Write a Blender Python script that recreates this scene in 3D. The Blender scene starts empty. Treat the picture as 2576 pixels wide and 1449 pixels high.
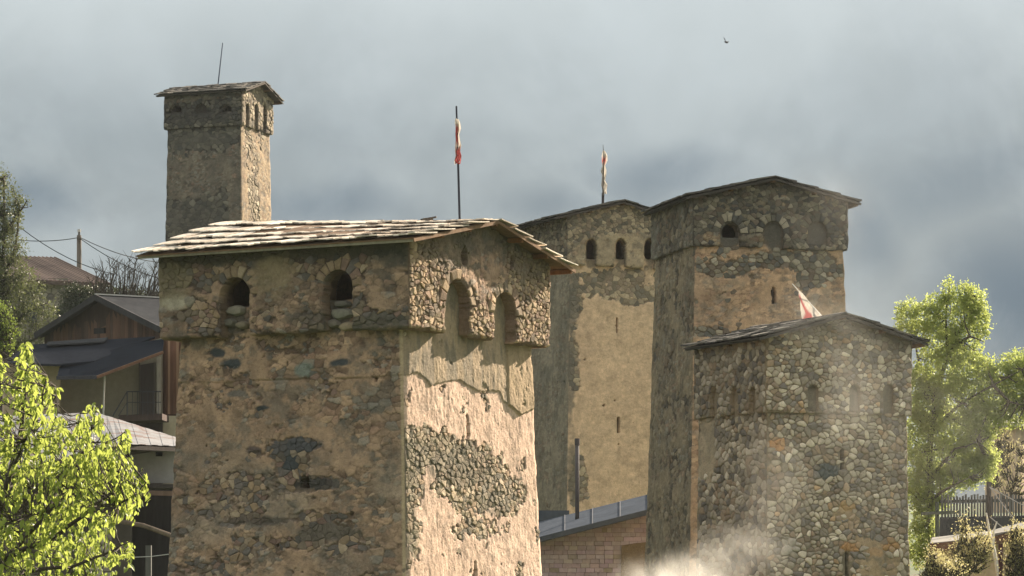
import bpy, math, random
import numpy as np
from mathutils import Vector

random.seed(7); np.random.seed(7)
RNG = np.random.default_rng(11)
SC = bpy.context.scene
COL = SC.collection
R = math.radians

# ------------------------------------------------------------------ camera, sky, sun
F_PX, HOR, CX = 6900.0, 1400.0, 1288.0        # measured on a 2576 px wide view of the photograph
cam = bpy.data.cameras.new("camera"); camo = bpy.data.objects.new("camera", cam); COL.objects.link(camo)
cam.sensor_width = 36; cam.lens = 36 * F_PX / 2576
cam.shift_y = (HOR - 724.5) / 2576
cam.clip_start = 0.5; cam.clip_end = 6000
camo.location = (0, 0, 0); camo.rotation_euler = (R(90), 0, 0)
SC.camera = camo

SUN_EL, SUN_AZ = R(26.5), R(47.5)               # azimuth from +X towards +Y
SUN_DIR = Vector((math.cos(SUN_AZ) * math.cos(SUN_EL), math.sin(SUN_AZ) * math.cos(SUN_EL), math.sin(SUN_EL)))
EXPO = 1.6
sl = bpy.data.lights.new("sun", 'SUN'); sl.energy = 5.0; sl.angle = R(0.53); sl.color = (1.0, 0.84, 0.66)
so = bpy.data.objects.new("sun", sl); COL.objects.link(so)
so.rotation_euler = SUN_DIR.to_track_quat('Z', 'Y').to_euler()

SC.view_settings.view_transform = 'Standard'; SC.view_settings.look = 'None'
SC.view_settings.exposure = EXPO; SC.view_settings.gamma = 1
SC.view_settings.use_curve_mapping = False
SC.render.engine = 'CYCLES'
SC.cycles.use_denoising = True
SC.cycles.volume_step_rate = 1.0
SC.cycles.volume_bounces = 1
SC.cycles.max_bounces = 8


class NT:
    """small helper to write node trees"""
    def __init__(s, tree): s.t = tree; s.n = tree.nodes; s.l = tree.links
    def new(s, typ, **kw):
        n = s.n.new(typ)
        for k, v in kw.items(): setattr(n, k, v)
        return n
    def put(s, sock, v):
        if hasattr(v, 'is_output') or isinstance(v, bpy.types.NodeSocket): s.l.new(v, sock)
        else:
            try: sock.default_value = v
            except Exception:
                sock.default_value = (*v, 1.0)
    def math(s, op, a, b=0.0, c=None, clamp=False):
        n = s.new('ShaderNodeMath', operation=op, use_clamp=clamp)
        s.put(n.inputs[0], a); s.put(n.inputs[1], b)
        if c is not None: s.put(n.inputs[2], c)
        return n.outputs[0]
    def vmath(s, op, a, b=(0, 0, 0)):
        n = s.new('ShaderNodeVectorMath', operation=op)
        s.put(n.inputs[0], a); s.put(n.inputs[1], b)
        return n.outputs['Value'] if op in ('LENGTH', 'DISTANCE', 'DOT_PRODUCT') else n.outputs[0]
    def noise(s, vec, scale, detail=4, rough=0.55, dist=0.0):
        n = s.new('ShaderNodeTexNoise')
        if vec is not None: s.put(n.inputs['Vector'], vec)
        n.inputs['Scale'].default_value = scale; n.inputs['Detail'].default_value = detail
        n.inputs['Roughness'].default_value = rough; n.inputs['Distortion'].default_value = dist
        return n
    def ramp(s, fac, stops, interp='LINEAR'):
        n = s.new('ShaderNodeValToRGB'); n.color_ramp.interpolation = interp
        e = n.color_ramp.elements
        while len(e) < len(stops): e.new(0.5)
        for k, (p, c) in enumerate(stops):
            e[k].position = p; e[k].color = (*c, 1) if len(c) == 3 else c
        s.put(n.inputs[0], fac)
        return n.outputs['Color']
    def mix(s, fac, a, b, blend='MIX'):
        n = s.new('ShaderNodeMix', data_type='RGBA', blend_type=blend)
        s.put(n.inputs['Factor'], fac); s.put(n.inputs[6], a); s.put(n.inputs[7], b)
        return n.outputs[2]
    def maprange(s, v, a, b, c=0.0, d=1.0, smooth=True):
        n = s.new('ShaderNodeMapRange', interpolation_type='SMOOTHSTEP' if smooth else 'LINEAR')
        s.put(n.inputs[0], v)
        for k, x in enumerate((a, b, c, d)): s.put(n.inputs[k + 1], x)
        return n.outputs[0]


def srgb(r, g, b):
    f = lambda c: (c / 255 / 12.92) if c / 255 <= 0.04045 else ((c / 255 + 0.055) / 1.055) ** 2.4
    return (f(r), f(g), f(b))


world = bpy.data.worlds.new("World"); SC.world = world; world.use_nodes = True
w = NT(world.node_tree); w.n.clear()
out = w.new('ShaderNodeOutputWorld')
sky = w.new('ShaderNodeTexSky', sky_type='NISHITA', sun_disc=False)
sky.sun_elevation = SUN_EL; sky.sun_rotation = R(90) - SUN_AZ
sky.altitude = 1400; sky.dust_density = 3
bg1 = w.new('ShaderNodeBackground'); w.l.new(sky.outputs[0], bg1.inputs[0]); bg1.inputs[1].default_value = 0.08
tc = w.new('ShaderNodeTexCoord')
dirv = tc.outputs['Generated']
warp = w.noise(dirv, 9, 4, 0.5).outputs['Color']
dw = w.vmath('ADD', dirv, w.vmath('MULTIPLY', w.vmath('SUBTRACT', warp, (0.5, 0.5, 0.5)), (0.06, 0.06, 0.06)))
sep = w.new('ShaderNodeSeparateXYZ'); w.l.new(dw, sep.inputs[0])
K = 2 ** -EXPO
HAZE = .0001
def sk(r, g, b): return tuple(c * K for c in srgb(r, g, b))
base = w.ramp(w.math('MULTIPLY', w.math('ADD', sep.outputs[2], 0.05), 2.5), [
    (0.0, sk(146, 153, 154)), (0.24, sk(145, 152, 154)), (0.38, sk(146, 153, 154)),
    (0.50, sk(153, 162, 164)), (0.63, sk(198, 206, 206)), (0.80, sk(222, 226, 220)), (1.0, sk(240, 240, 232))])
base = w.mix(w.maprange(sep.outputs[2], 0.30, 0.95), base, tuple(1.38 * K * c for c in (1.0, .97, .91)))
cl = w.noise(dirv, 14, 5, 0.55, 0.3).outputs['Fac']
lift = w.maprange(cl, 0.38, 0.66)
base = w.mix(w.math('MULTIPLY', lift, 0.34), base, sk(214, 222, 222))
dark = w.noise(w.vmath('MULTIPLY', dirv, (1, 1, 1.6)), 7.5, 4, 0.55).outputs['Fac']
low = w.maprange(sep.outputs[2], 0.14, 0.05)
dk = w.math('MULTIPLY', w.maprange(dark, 0.52, 0.72), low)
def patch(px, py, rx, ry, k):
    """a gap in the cloud through which the far mountain side shows, placed by direction"""
    global dk
    u = Vector(((px - CX) / F_PX, 1, (HOR - py) / F_PX)).normalized()
    d = w.vmath('MULTIPLY', w.vmath('SUBTRACT', dw, tuple(u)), (F_PX / rx, 0.0, F_PX / ry))
    m = w.maprange(w.vmath('LENGTH', d), 1.25, 0.1, 0.0, k)
    dk = w.math('MAXIMUM', dk, m)
patch(2600, 820, 290, 270, 1.0); patch(2450, 470, 300, 100, .38); patch(2450, 1180, 420, 240, .75); patch(1700, 440, 240, 80, .48); patch(1420, 520, 200, 60, .35)
patch(850, 520, 260, 70, .55); patch(110, 520, 150, 90, .62); patch(2215, 560, 100, 130, .5)
cloudcol = w.mix(w.math('MINIMUM', dk, 1.0), base, sk(80, 99, 116))
wisp = w.noise(dirv, 30, 5, 0.6, 0.4).outputs['Fac']
cloudcol = w.mix(w.maprange(wisp, 0.42, 0.72, 0, 0.15), cloudcol, sk(206, 216, 220))
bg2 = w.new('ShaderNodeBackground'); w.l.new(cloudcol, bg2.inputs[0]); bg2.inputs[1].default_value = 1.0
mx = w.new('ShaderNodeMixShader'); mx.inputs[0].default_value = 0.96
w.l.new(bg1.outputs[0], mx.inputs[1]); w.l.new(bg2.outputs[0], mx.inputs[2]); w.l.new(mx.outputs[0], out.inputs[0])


# ------------------------------------------------------------------ helpers
def at(px, py, Y):
    return np.array([(px - CX) / F_PX * Y, Y, (HOR - py) / F_PX * Y])


def hash2(ix, iy, seed):
    h = (ix.astype(np.int64) * 374761393 + iy.astype(np.int64) * 668265263 + seed * 974634777) & 0xffffffff
    h = ((h ^ (h >> 13)) * 1274126177) & 0xffffffff
    return ((h ^ (h >> 16)) & 0xffffff) / float(0xffffff)


def vnoise(x, y, seed=0):
    x = np.asarray(x, float); y = np.asarray(y, float)
    ix, iy = np.floor(x), np.floor(y); fx, fy = x - ix, y - iy
    ix = ix.astype(np.int64); iy = iy.astype(np.int64)
    fx = fx * fx * (3 - 2 * fx); fy = fy * fy * (3 - 2 * fy)
    a = hash2(ix, iy, seed); b = hash2(ix + 1, iy, seed); c = hash2(ix, iy + 1, seed); d = hash2(ix + 1, iy + 1, seed)
    return (a * (1 - fx) + b * fx) * (1 - fy) + (c * (1 - fx) + d * fx) * fy


def fbm(x, y, seed=0, o=4, g=0.55):
    s, a, n = 0, 1.0, 0
    for k in range(o):
        s = s + a * vnoise(x * 2 ** k + 17.3 * k, y * 2 ** k - 9.1 * k, seed + k * 31); n += a; a *= g
    return s / n


def worley(x, y, seed=0):
    """distance to the nearest two feature points and the id of the nearest"""
    ix, iy = np.floor(x), np.floor(y); f1 = np.full(np.shape(x), 9.0); f2 = f1.copy(); idd = f1 * 0
    for dx in (-1, 0, 1):
        for dy in (-1, 0, 1):
            cx, cy = ix + dx, iy + dy
            px, py = cx + hash2(cx, cy, seed), cy + hash2(cx, cy, seed + 7)
            d = np.sqrt((px - x) ** 2 + (py - y) ** 2); i_ = hash2(cx, cy, seed + 13)
            nearer = d < f1
            f2 = np.where(nearer, f1, np.minimum(f2, d)); idd = np.where(nearer, i_, idd); f1 = np.where(nearer, d, f1)
    return f1, f2, idd


def sstep(a, b, x):
    t = np.clip((x - a) / (b - a), 0, 1); return t * t * (3 - 2 * t)


def lerp(a, b, t): return a + (b - a) * t


def mesh_obj(name, verts, faces, mat, parent=None, col=None, smooth=False, loc=None):
    """one mesh object; verts in world space, stored relative to the parent (or to loc)"""
    v = np.asarray(verts, float).reshape(-1, 3)
    org = np.zeros(3)
    if parent is not None: org = np.array(parent['_w'])
    elif loc is not None: org = np.array(loc, float)
    me = bpy.data.meshes.new(name)
    me.from_pydata((v - org).tolist(), [], faces if isinstance(faces, list) else faces.tolist())
    if col is not None:
        at_ = me.attributes.new('col', 'FLOAT_COLOR', 'POINT')
        c = np.asarray(col, float)
        if c.ndim == 1: c = np.tile(c, (len(v), 1))
        at_.data.foreach_set('color', np.concatenate([c, np.ones((len(v), 1))], 1).astype(np.float32).ravel())
    if smooth: me.polygons.foreach_set('use_smooth', [True] * len(me.polygons))
    me.materials.append(mat)
    o = bpy.data.objects.new(name, me); COL.objects.link(o)
    o['_w'] = [float(x) for x in org]
    if parent is not None: o.parent = parent
    else: o.location = org
    return o


def tag(o, label=None, cat=None, group=None, kind=None):
    if label: o['label'] = label
    if cat: o['category'] = cat
    if group: o['group'] = group
    if kind: o['kind'] = kind
    return o


def empty(name, loc, label, cat, group=None):
    o = bpy.data.objects.new(name, None); COL.objects.link(o); o.location = [float(x) for x in loc]
    o['_w'] = [float(x) for x in loc]
    return tag(o, label, cat, group)


class MB:
    """collects simple solids into one mesh"""
    def __init__(s): s.v = []; s.f = []; s.c = []
    def add(s, vs, fs, c=None):
        b = len(s.v); s.v += [tuple(map(float, p)) for p in vs]; s.f += [tuple(i + b for i in f) for f in fs]
        s.c += [c if c is not None else (0.3, 0.3, 0.3)] * len(vs)
    def hexa(s, p, c=None):      # 4 bottom + 4 top
        s.add(p, [(3, 2, 1, 0), (4, 5, 6, 7), (0, 1, 5, 4), (1, 2, 6, 5), (2, 3, 7, 6), (3, 0, 4, 7)], c)
    def beam(s, a, b, wd, ht, up=(0, 0, 1), c=None):
        a = np.array(a, float); b = np.array(b, float); d = b - a; d /= np.linalg.norm(d)
        up = np.array(up, float); x = np.cross(d, up); x /= np.linalg.norm(x); u = np.cross(x, d)
        x = x * wd / 2; u = u * ht / 2
        s.hexa([a - x - u, a + x - u, b + x - u, b - x - u, a - x + u, a + x + u, b + x + u, b - x + u], c)
    def tube(s, pts, rad, n=6, c=None):
        pts = [np.array(p, float) for p in pts]; vs = []
        for k, p in enumerate(pts):
            d = pts[min(k + 1, len(pts) - 1)] - pts[max(k - 1, 0)]; d /= (np.linalg.norm(d) + 1e-9)
            x = np.cross(d, (0.31, 0.87, 0.4)); x /= np.linalg.norm(x); y = np.cross(d, x)
            r = rad[k] if hasattr(rad, '__len__') else rad
            for j in range(n):
                t = 2 * math.pi * j / n; vs.append(p + x * r * math.cos(t) + y * r * math.sin(t))
        fs = []
        for k in range(len(pts) - 1):
            for j in range(n):
                a = k * n + j; b = k * n + (j + 1) % n; fs.append((a, b, b + n, a + n))
        fs.append(tuple(range(n))[::-1]); fs.append(tuple(range((len(pts) - 1) * n, len(pts) * n)))
        s.add(vs, fs, c)
    def slab(s, pts, thick, direc=None, c=None):
        """a flat polygon given as world points, extruded away from the camera (or along direc)"""
        P = [np.array(p, float) for p in pts]
        n = np.zeros(3)
        for k in range(len(P)):
            n += np.cross(P[k], P[(k + 1) % len(P)])
        n /= np.linalg.norm(n)
        if direc is None:
            if n @ P[0] < 0: n = -n
            d = n * thick
        else: d = np.array(direc, float) * thick
        m = len(P)
        s.add(P + [p + d for p in P], [tuple(range(m)), tuple(range(2 * m - 1, m - 1, -1))] +
              [(k, (k + 1) % m, (k + 1) % m + m, k + m) for k in range(m)], c)
    def build(s, name, mat, parent=None, smooth=False, loc=None, col=None):
        return mesh_obj(name, s.v, s.f, mat, parent, col=col if col is not None else s.c, smooth=smooth, loc=loc)


# ------------------------------------------------------------------ materials
def attr_mat(name, bump=0.3, scale=14, var=0.25, rough=0.9, streak=(1, 1, 1), dist=0.012, spec=0.2, speck=0.0):
    m = bpy.data.materials.new(name); m.use_nodes = True; t = NT(m.node_tree); t.n.clear()
    o = t.new('ShaderNodeOutputMaterial'); p = t.new('ShaderNodeBsdfPrincipled'); t.l.new(p.outputs[0], o.inputs[0])
    a = t.new('ShaderNodeAttribute', attribute_name='col'); g = t.new('ShaderNodeNewGeometry')
    v = t.vmath('MULTIPLY', g.outputs['Position'], streak)
    n1 = t.noise(v, scale, 6, 0.65, 0.4); n2 = t.noise(v, scale * 0.23, 5, 0.6)
    f = t.math('ADD', t.math('MULTIPLY', n1.outputs['Fac'], 1.1), t.math('MULTIPLY', n2.outputs['Fac'], 0.9))
    f = t.maprange(f, 0.55, 1.45, 1 - var * 1.5, 1 + var * 1.5, False)
    cc = t.vmath('MULTIPLY', a.outputs['Color'], (1, 1, 1))
    mul = t.new('ShaderNodeVectorMath', operation='SCALE'); t.put(mul.inputs[0], cc); t.put(mul.inputs['Scale'], f)
    c = mul.outputs[0]
    if speck:
        n3 = t.noise(g.outputs['Position'], scale * 2.6, 3, 0.5)
        c = t.mix(t.maprange(n3.outputs['Fac'], 0.60, 0.70, 0, speck), c, (0.04, 0.037, 0.03, 1))
        n4 = t.noise(g.outputs['Position'], scale * 1.7, 3, 0.5)
        c = t.mix(t.maprange(n4.outputs['Fac'], 0.63, 0.73, 0, speck * 0.6), c, (0.5, 0.46, 0.38, 1))
    t.put(p.inputs['Base Color'], c)
    p.inputs['Roughness'].default_value = rough; p.inputs['Specular IOR Level'].default_value = spec
    b = t.new('ShaderNodeBump'); b.inputs['Strength'].default_value = bump; b.inputs['Distance'].default_value = dist
    n5 = t.noise(v, scale * 1.6, 8, 0.7, 0.3)
    t.put(b.inputs['Height'], n5.outputs['Fac']); t.l.new(b.outputs[0], p.inputs['Normal'])
    return m


def plain(name, color, rough=0.7, var=0.2, scale=3, bump=0.15, metal=0.0, streak=(1, 1, 1), c2=None, c2lo=0.5, c2hi=0.65):
    m = bpy.data.materials.new(name); m.use_nodes = True; t = NT(m.node_tree); t.n.clear()
    o = t.new('ShaderNodeOutputMaterial'); p = t.new('ShaderNodeBsdfPrincipled'); t.l.new(p.outputs[0], o.inputs[0])
    g = t.new('ShaderNodeNewGeometry'); v = t.vmath('MULTIPLY', g.outputs['Position'], streak)
    n = t.noise(v, scale, 7, 0.62, 0.3)
    k = t.maprange(n.outputs['Fac'], 0.3, 0.7, 1 - var, 1 + var, False)
    mul = t.new('ShaderNodeVectorMath', operation='SCALE'); t.put(mul.inputs[0], color); t.put(mul.inputs['Scale'], k)
    c = mul.outputs[0]
    if c2:
        n2 = t.noise(v, scale * 0.8, 6, 0.7, 0.6)
        c = t.mix(t.maprange(n2.outputs['Fac'], c2lo, c2hi), c, (*c2, 1))
    t.put(p.inputs['Base Color'], c); p.inputs['Roughness'].default_value = rough; p.inputs['Metallic'].default_value = metal
    b = t.new('ShaderNodeBump'); b.inputs['Strength'].default_value = bump; b.inputs['Distance'].default_value = 0.02
    t.put(b.inputs['Height'], t.noise(v, scale * 3, 6, 0.7).outputs['Fac']); t.l.new(b.outputs[0], p.inputs['Normal'])
    return m


def leaf_mat(name, c1, c2, trans=0.5, tcol=None):
    m = bpy.data.materials.new(name); m.use_nodes = True; t = NT(m.node_tree); t.n.clear()
    o = t.new('ShaderNodeOutputMaterial')
    g = t.new('ShaderNodeNewGeometry')
    r = g.outputs['Random Per Island']
    n = t.noise(g.outputs['Position'], 1.7, 4, 0.6)
    f = t.math('ADD', t.math('MULTIPLY', r, 0.55), t.math('MULTIPLY', n.outputs['Fac'], 0.5))
    c = t.mix(f, (*c1, 1), (*c2, 1))
    p = t.new('ShaderNodeBsdfPrincipled'); t.put(p.inputs['Base Color'], c); p.inputs['Roughness'].default_value = 0.45
    p.inputs['Specular IOR Level'].default_value = 0.35
    tr = t.new('ShaderNodeBsdfTranslucent')
    tc_ = tcol or tuple(min(1, x * 1.9) for x in c2)
    t.put(tr.inputs[0], t.mix(f, tuple(x * 0.75 for x in tc_) + (1,), (*tc_, 1)))
    mx_ = t.new('ShaderNodeMixShader'); mx_.inputs[0].default_value = trans
    t.l.new(p.outputs[0], mx_.inputs[1]); t.l.new(tr.outputs[0], mx_.inputs[2]); t.l.new(mx_.outputs[0], o.inputs[0])
    return m


M_WALL = attr_mat('weathered_render', bump=0.9, scale=11, var=0.22, dist=0.03, speck=0.35)
M_STONE = attr_mat('field_stone', bump=0.8, scale=13, var=0.24, dist=0.03, speck=0.12)
M_BOARD = attr_mat('weathered_board', bump=0.7, scale=10, var=0.30, dist=0.02, rough=0.8)
M_PAINT = attr_mat('aged_paint', bump=0.4, scale=5, var=0.16, dist=0.01, rough=0.8)
M_FELT = attr_mat('roof_felt', bump=0.4, scale=4, var=0.22, dist=0.01, rough=1.0, spec=0.0)
M_TIMBER = attr_mat('old_timber', bump=0.5, scale=8, var=0.28, dist=0.012, streak=(1, 1, .12))
M_BARK = plain('bark', (0.055, 0.045, 0.035), 0.95, 0.35, 8, 0.6)
M_IRON = plain('dark_iron', (0.03, 0.032, 0.04), 0.5, 0.2, 4, 0.1)
M_GRASS = plain('meadow', (0.05, 0.085, 0.025), 0.95, 0.45, 0.6, 0.8, c2=(0.10, 0.085, 0.045))


# ------------------------------------------------------------------ stone cells
def clip_poly(P, m, n):
    """keep the part of P on the side (p-m).n <= 0"""
    out_ = []; k = len(P)
    d = [(p[0] - m[0]) * n[0] + (p[1] - m[1]) * n[1] for p in P]
    for i in range(k):
        j = (i + 1) % k
        if d[i] <= 0: out_.append(P[i])
        if (d[i] < 0 < d[j]) or (d[j] < 0 < d[i]):
            t = d[i] / (d[i] - d[j]); out_.append((P[i][0] + t * (P[j][0] - P[i][0]), P[i][1] + t * (P[j][1] - P[i][1])))
    return out_


def cells(W, z0, z1, sx, sz, jit=0.38, drop=0.14, seed=0, s0=0.0):
    """irregular stone outlines filling [s0,W] x [z0,z1] in courses"""
    rg = np.random.default_rng(seed)
    nr = max(2, int(round((z1 - z0) / sz))); nc = max(2, int(round((W - s0) / sx)))
    dz = (z1 - z0) / nr; dx = (W - s0) / nc
    g = {}
    for r in range(-2, nr + 2):
        for c in range(-2, nc + 2):
            if rg.random() < drop and -1 < r < nr: continue
            g[r, c] = (s0 + (c + 0.5 + 0.5 * (r % 2) - .25 + rg.uniform(-jit, jit)) * dx, z0 + (r + 0.5 + rg.uniform(-jit, jit)) * dz)
    for r in range(nr):
        for c in range(-1, nc + 1):
            if (r, c) not in g: continue
            p = g[r, c]
            if not (s0 - .02 < p[0] < W + .02): continue
            P = [(max(s0, p[0] - 2 * dx), max(z0, p[1] - 2 * dz)), (min(W, p[0] + 2 * dx), max(z0, p[1] - 2 * dz)),
                 (min(W, p[0] + 2 * dx), min(z1, p[1] + 2 * dz)), (max(s0, p[0] - 2 * dx), min(z1, p[1] + 2 * dz))]
            for dr in (-2, -1, 0, 1, 2):
                for dc in (-2, -1, 0, 1, 2):
                    if (dr or dc) and (r + dr, c + dc) in g and len(P) > 2:
                        q = g[r + dr, c + dc]
                        # weight so that stones stay flatter than round
                        P = clip_poly(P, ((p[0] + q[0]) / 2, (p[1] + q[1]) / 2), (q[0] - p[0], (q[1] - p[1]) * 1.35))
            if len(P) > 2: yield p, P


def poly_area(P):
    return abs(sum(P[i][0] * P[(i + 1) % len(P)][1] - P[(i + 1) % len(P)][0] * P[i][1] for i in range(len(P)))) / 2


def round_poly(P, joint, chaikin=True, rg=random, rd=.24):
    cx = sum(p[0] for p in P) / len(P); cz = sum(p[1] for p in P) / len(P)
    Q = []
    for p in P:
        d = math.hypot(p[0] - cx, p[1] - cz) + 1e-6; k = max(0.35, 1 - joint / d)
        Q.append((cx + (p[0] - cx) * k, cz + (p[1] - cz) * k))
    # drop near-duplicate points
    S = [Q[0]]
    for q in Q[1:]:
        if math.hypot(q[0] - S[-1][0], q[1] - S[-1][1]) > 0.018: S.append(q)
    if len(S) > 2 and math.hypot(S[0][0] - S[-1][0], S[0][1] - S[-1][1]) < 0.018: S.pop()
    if len(S) < 3: return None
    if chaikin:
        T = []
        for i in range(len(S)):
            a = S[i]; b = S[(i + 1) % len(S)]
            for t in (rd, 1 - rd):
                T.append((a[0] + (b[0] - a[0]) * t + rg.uniform(-.004, .004), a[1] + (b[1] - a[1]) * t + rg.uniform(-.004, .004)))
        S = T
    return S


# ------------------------------------------------------------------ towers
class Tower:
    def __init__(s, name, cpx, Y0, ang, wl, wr, z_ground, z_ref, batter, label, cat='tower', outset=0.3, z_crown=0, z_eave=0, z_ridge=0, taper=0.2):
        a = R(ang)
        s.C = np.array([(cpx - CX) / F_PX * Y0, Y0, 0.0]); s.L, s.W = wl, wr
        s.el = np.array([-math.cos(a), math.sin(a), 0]); s.er = np.array([math.sin(a), math.cos(a), 0])
        s.nl = -s.er.copy(); s.nr = -s.el.copy()
        s.zg, s.zref, s.bat = z_ground, z_ref, batter
        s.out, s.zc, s.ze, s.zr, s.tp = outset, z_crown, z_eave, z_ridge, taper
        base = s.C + s.el * wl / 2 + s.er * wr / 2; base[2] = z_ground
        s.root = empty(name, base, label, cat)
        s.stones = []; s.arches = {('L', 'crown'): [], ('R', 'crown'): [], ('L', 'body'): [], ('R', 'body'): []}
        s.blobs = {'L': [], 'R': []}

    def o(s, layer, z):
        b = s.bat * (s.zref - np.minimum(z, s.zref))
        if layer == 'crown':
            return b * 0 + s.out * (0.82 + 0.18 * sstep(s.zc - 0.02, s.zc + s.tp, z))
        return b

    def inv(s, face, px, py, layer='body'):
        n, e, ln = (s.nl, s.el, s.L) if face == 'L' else (s.nr, s.er, s.W)
        o = s.out if layer == 'crown' else 0.0
        for _ in range(3):
            c = s.C + (s.nl + s.nr) * o; d = at(px, py, 1.0)
            t = (c @ n) / (d @ n); P = d * t
            if layer == 'body': o = float(s.o('body', P[2]))
        return float((P - c) @ e * ln / (ln + 2 * o)), float(P[2])

    def pos(s, face, layer, S, Z, h):
        S = np.asarray(S, float); Z = np.asarray(Z, float)
        o = s.o(layer, Z); n, e, ln = (s.nl, s.el, s.L) if face == 'L' else (s.nr, s.er, s.W)
        c = s.C + (s.nl + s.nr) * o[..., None]
        P = c + e * (S / ln * (ln + 2 * o))[..., None] + n * np.asarray(h)[..., None]
        P[..., 2] = Z
        return P

    def ztop(s, face, S):
        if face in 'Lb': return np.full(np.shape(S), s.ze)
        return s.ze + (s.zr - s.ze) * (1 - np.abs(2 * np.asarray(S) / s.W - 1))

    # arches in face coordinates: (centre s, bottom z, top z, half width)
    def arch(s, face, layer, px, py_top, py_bot, wpx, through=False):
        c, zt = s.inv(face, px, py_top, layer); _, zb = s.inv(face, px, py_bot, layer)
        a, _ = s.inv(face, px - wpx / 2, py_top, layer); b, _ = s.inv(face, px + wpx / 2, py_top, layer)
        A = (c, zb - (5 if through else 0), zt, abs(a - b) / 2)
        s.arches[face, layer].append(A); return A

    def sdf(s, face, layer, S, Z):
        d = np.full(np.shape(S), 9.0)
        for (c, zb, zt, hw) in s.arches.get((face, layer), []):
            zs = zt - hw * 1.15
            x = np.abs(S - c)
            rect = np.maximum(np.maximum(x - hw, zb - Z), Z - zs)
            circ = np.sqrt(x ** 2 + (np.maximum(Z - zs, 0) / 1.15) ** 2) - hw
            circ = np.where(Z >= zs, circ, 9)
            wob = 0.016 * (vnoise(S * 9, Z * 9, 5) - .5) * 2
            d = np.minimum(d, np.minimum(rect, circ) + wob)
        return d

    def field(s, face, layer, S, Z):
        """>0 where the wall is rendered over, <0 where bare stone shows"""
        bias, amp, fx, fz, seed = s.fld[face, layer]
        f = bias + amp * (fbm(S * fx, Z * fz, seed, 5, 0.6) - 0.5) * 2
        f = f + .22 * (fbm(S * 8, Z * 9, seed + 5, 3, .6) - .5) * 2
        for (c, z, rx, rz, k) in s.blobs.get((face + layer), []):
            q = 1 - np.sqrt(((S - c) / rx) ** 2 + ((Z - z) / rz) ** 2)
            f = f + k * sstep(-0.4, 0.6, q + 0.7 * (fbm(S * 4, Z * 4, 77, 3) - .5))
        return f

    def blob(s, face, layer, px, py, rxp, ryp, k):
        c, z = s.inv(face, px, py, layer); a, z2 = s.inv(face, px + rxp, py - ryp, layer)
        s.blobs.setdefault(face + layer, []).append((c, z, max(abs(a - c), .02), max(abs(z2 - z), .02), k))

    def cblob(s, face, layer, px, py, rxp, ryp, col, k=1.0):
        c, z = s.inv(face, px, py, layer); a, z2 = s.inv(face, px + rxp, py - ryp, layer)
        s.cb.setdefault(face + layer, []).append((c, z, max(abs(a - c), .02), max(abs(z2 - z), .02), np.array(col), k))
    cb = None

    def tint(s, face, layer, S, Z, col):
        for (c, z, rx, rz, cc, k) in s.cb.get(face + layer, []):
            q = 1 - np.sqrt(((S - c) / rx) ** 2 + ((Z - z) / rz) ** 2) + 0.9 * (fbm(S * 5, Z * 5, 99, 4) - .5)
            m = (k * sstep(-0.15, 0.35, q))[..., None]; col = col * (1 - m) + cc * m
        return col

    def surf(s, face, layer, S, Z):
        """height and colour of the rendered wall"""
        pal = s.pal[face, layer]
        f = s.field(face, layer, S, Z); m = sstep(-0.06, 0.05, f)
        st = s.streak.get((face, layer), (1, 1))
        lump = (fbm(S * 7 * st[0], Z * 7 * st[1], 31, 5, 0.62) - .5) * 2
        big = (fbm(S * 1.1, Z * 1.1, 41, 3) - .5) * 2
        h = big * 0.03 + lump * s.rough.get((face, layer), .014) + m * s.thick
        t1 = fbm(S * 1.3, Z * 1.0, 51, 5, .6)[..., None]; t2 = fbm(S * 5, Z * 7, 61, 5, .65)[..., None]
        t3 = fbm(S * 2.5 * st[0], Z * 2.5 * st[1], 71, 5, .65)[..., None]
        k = s.rub.get((face, layer), 0.0)
        wx = S + .05 * (fbm(S * 9, Z * 9, 3, 3) - .5); wz = Z + .05 * (fbm(S * 9, Z * 9, 4, 3) - .5)
        big_ = vnoise(S * 1.7, Z * 1.7, 88)[...] > .55
        f1, f2, idd = worley(wx / .155, wz / .082, 5); g1, g2, ide = worley(wx / .27, wz / .15, 15)
        f1, f2, idd = np.where(big_, g1, f1), np.where(big_, g2, f2), np.where(big_, ide, idd)
        vis = k * sstep(.30, .62, fbm(S * 1.9, Z * 1.9, 97, 4, .6))
        crk = sstep(.16, .02, f2 - f1)
        h = h + vis * ((idd - .5) * .016 - crk * .014)
        A, B, D, Mo = [np.array(c) for c in pal]      # render, render worn, stain, mortar
        c = lerp(A, B, sstep(.40, .62, t1)); c = lerp(c, D, 0.75 * sstep(.54, .70, t3)); c = c * (0.72 + 0.56 * t2)
        idn = (idd * 7.3) % 1.0
        c = c * (1 + vis * (idd - .55) * .75)[..., None]
        c = lerp(c, np.array((.15, .145, .125)) * (.6 + idd[..., None]), (vis * .7 * (idn > .80))[..., None]); c = lerp(c, np.array((.20, .12, .085)) * (.6 + idd[..., None]), (vis * .55 * (idn < .12))[..., None])
        c = c * (1 - vis * crk * .42)[..., None]
        mort = Mo * (0.6 + 0.8 * t2)
        col = mort * (1 - m[..., None]) + c * m[..., None]
        col = s.tint(face, layer, S, Z, col)
        if s.extra: h, col = s.extra(face, layer, S, Z, h, col)
        return h, col

    def ragged(s, S, face):
        off = np.where(np.asarray(face) == 'R', 40.0, 0.0) if not isinstance(face, str) else (40.0 if face == 'R' else 0.0)
        r_ = .13 * (fbm(np.asarray(S) * 1.8 + off, np.asarray(S) * 0 + 2, 17, 4, .6) - .42)
        ln = np.where(np.asarray(face) == 'R', s.W, s.L)
        return r_ * sstep(0, .25, S) * sstep(0, .25, ln - S)

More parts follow.
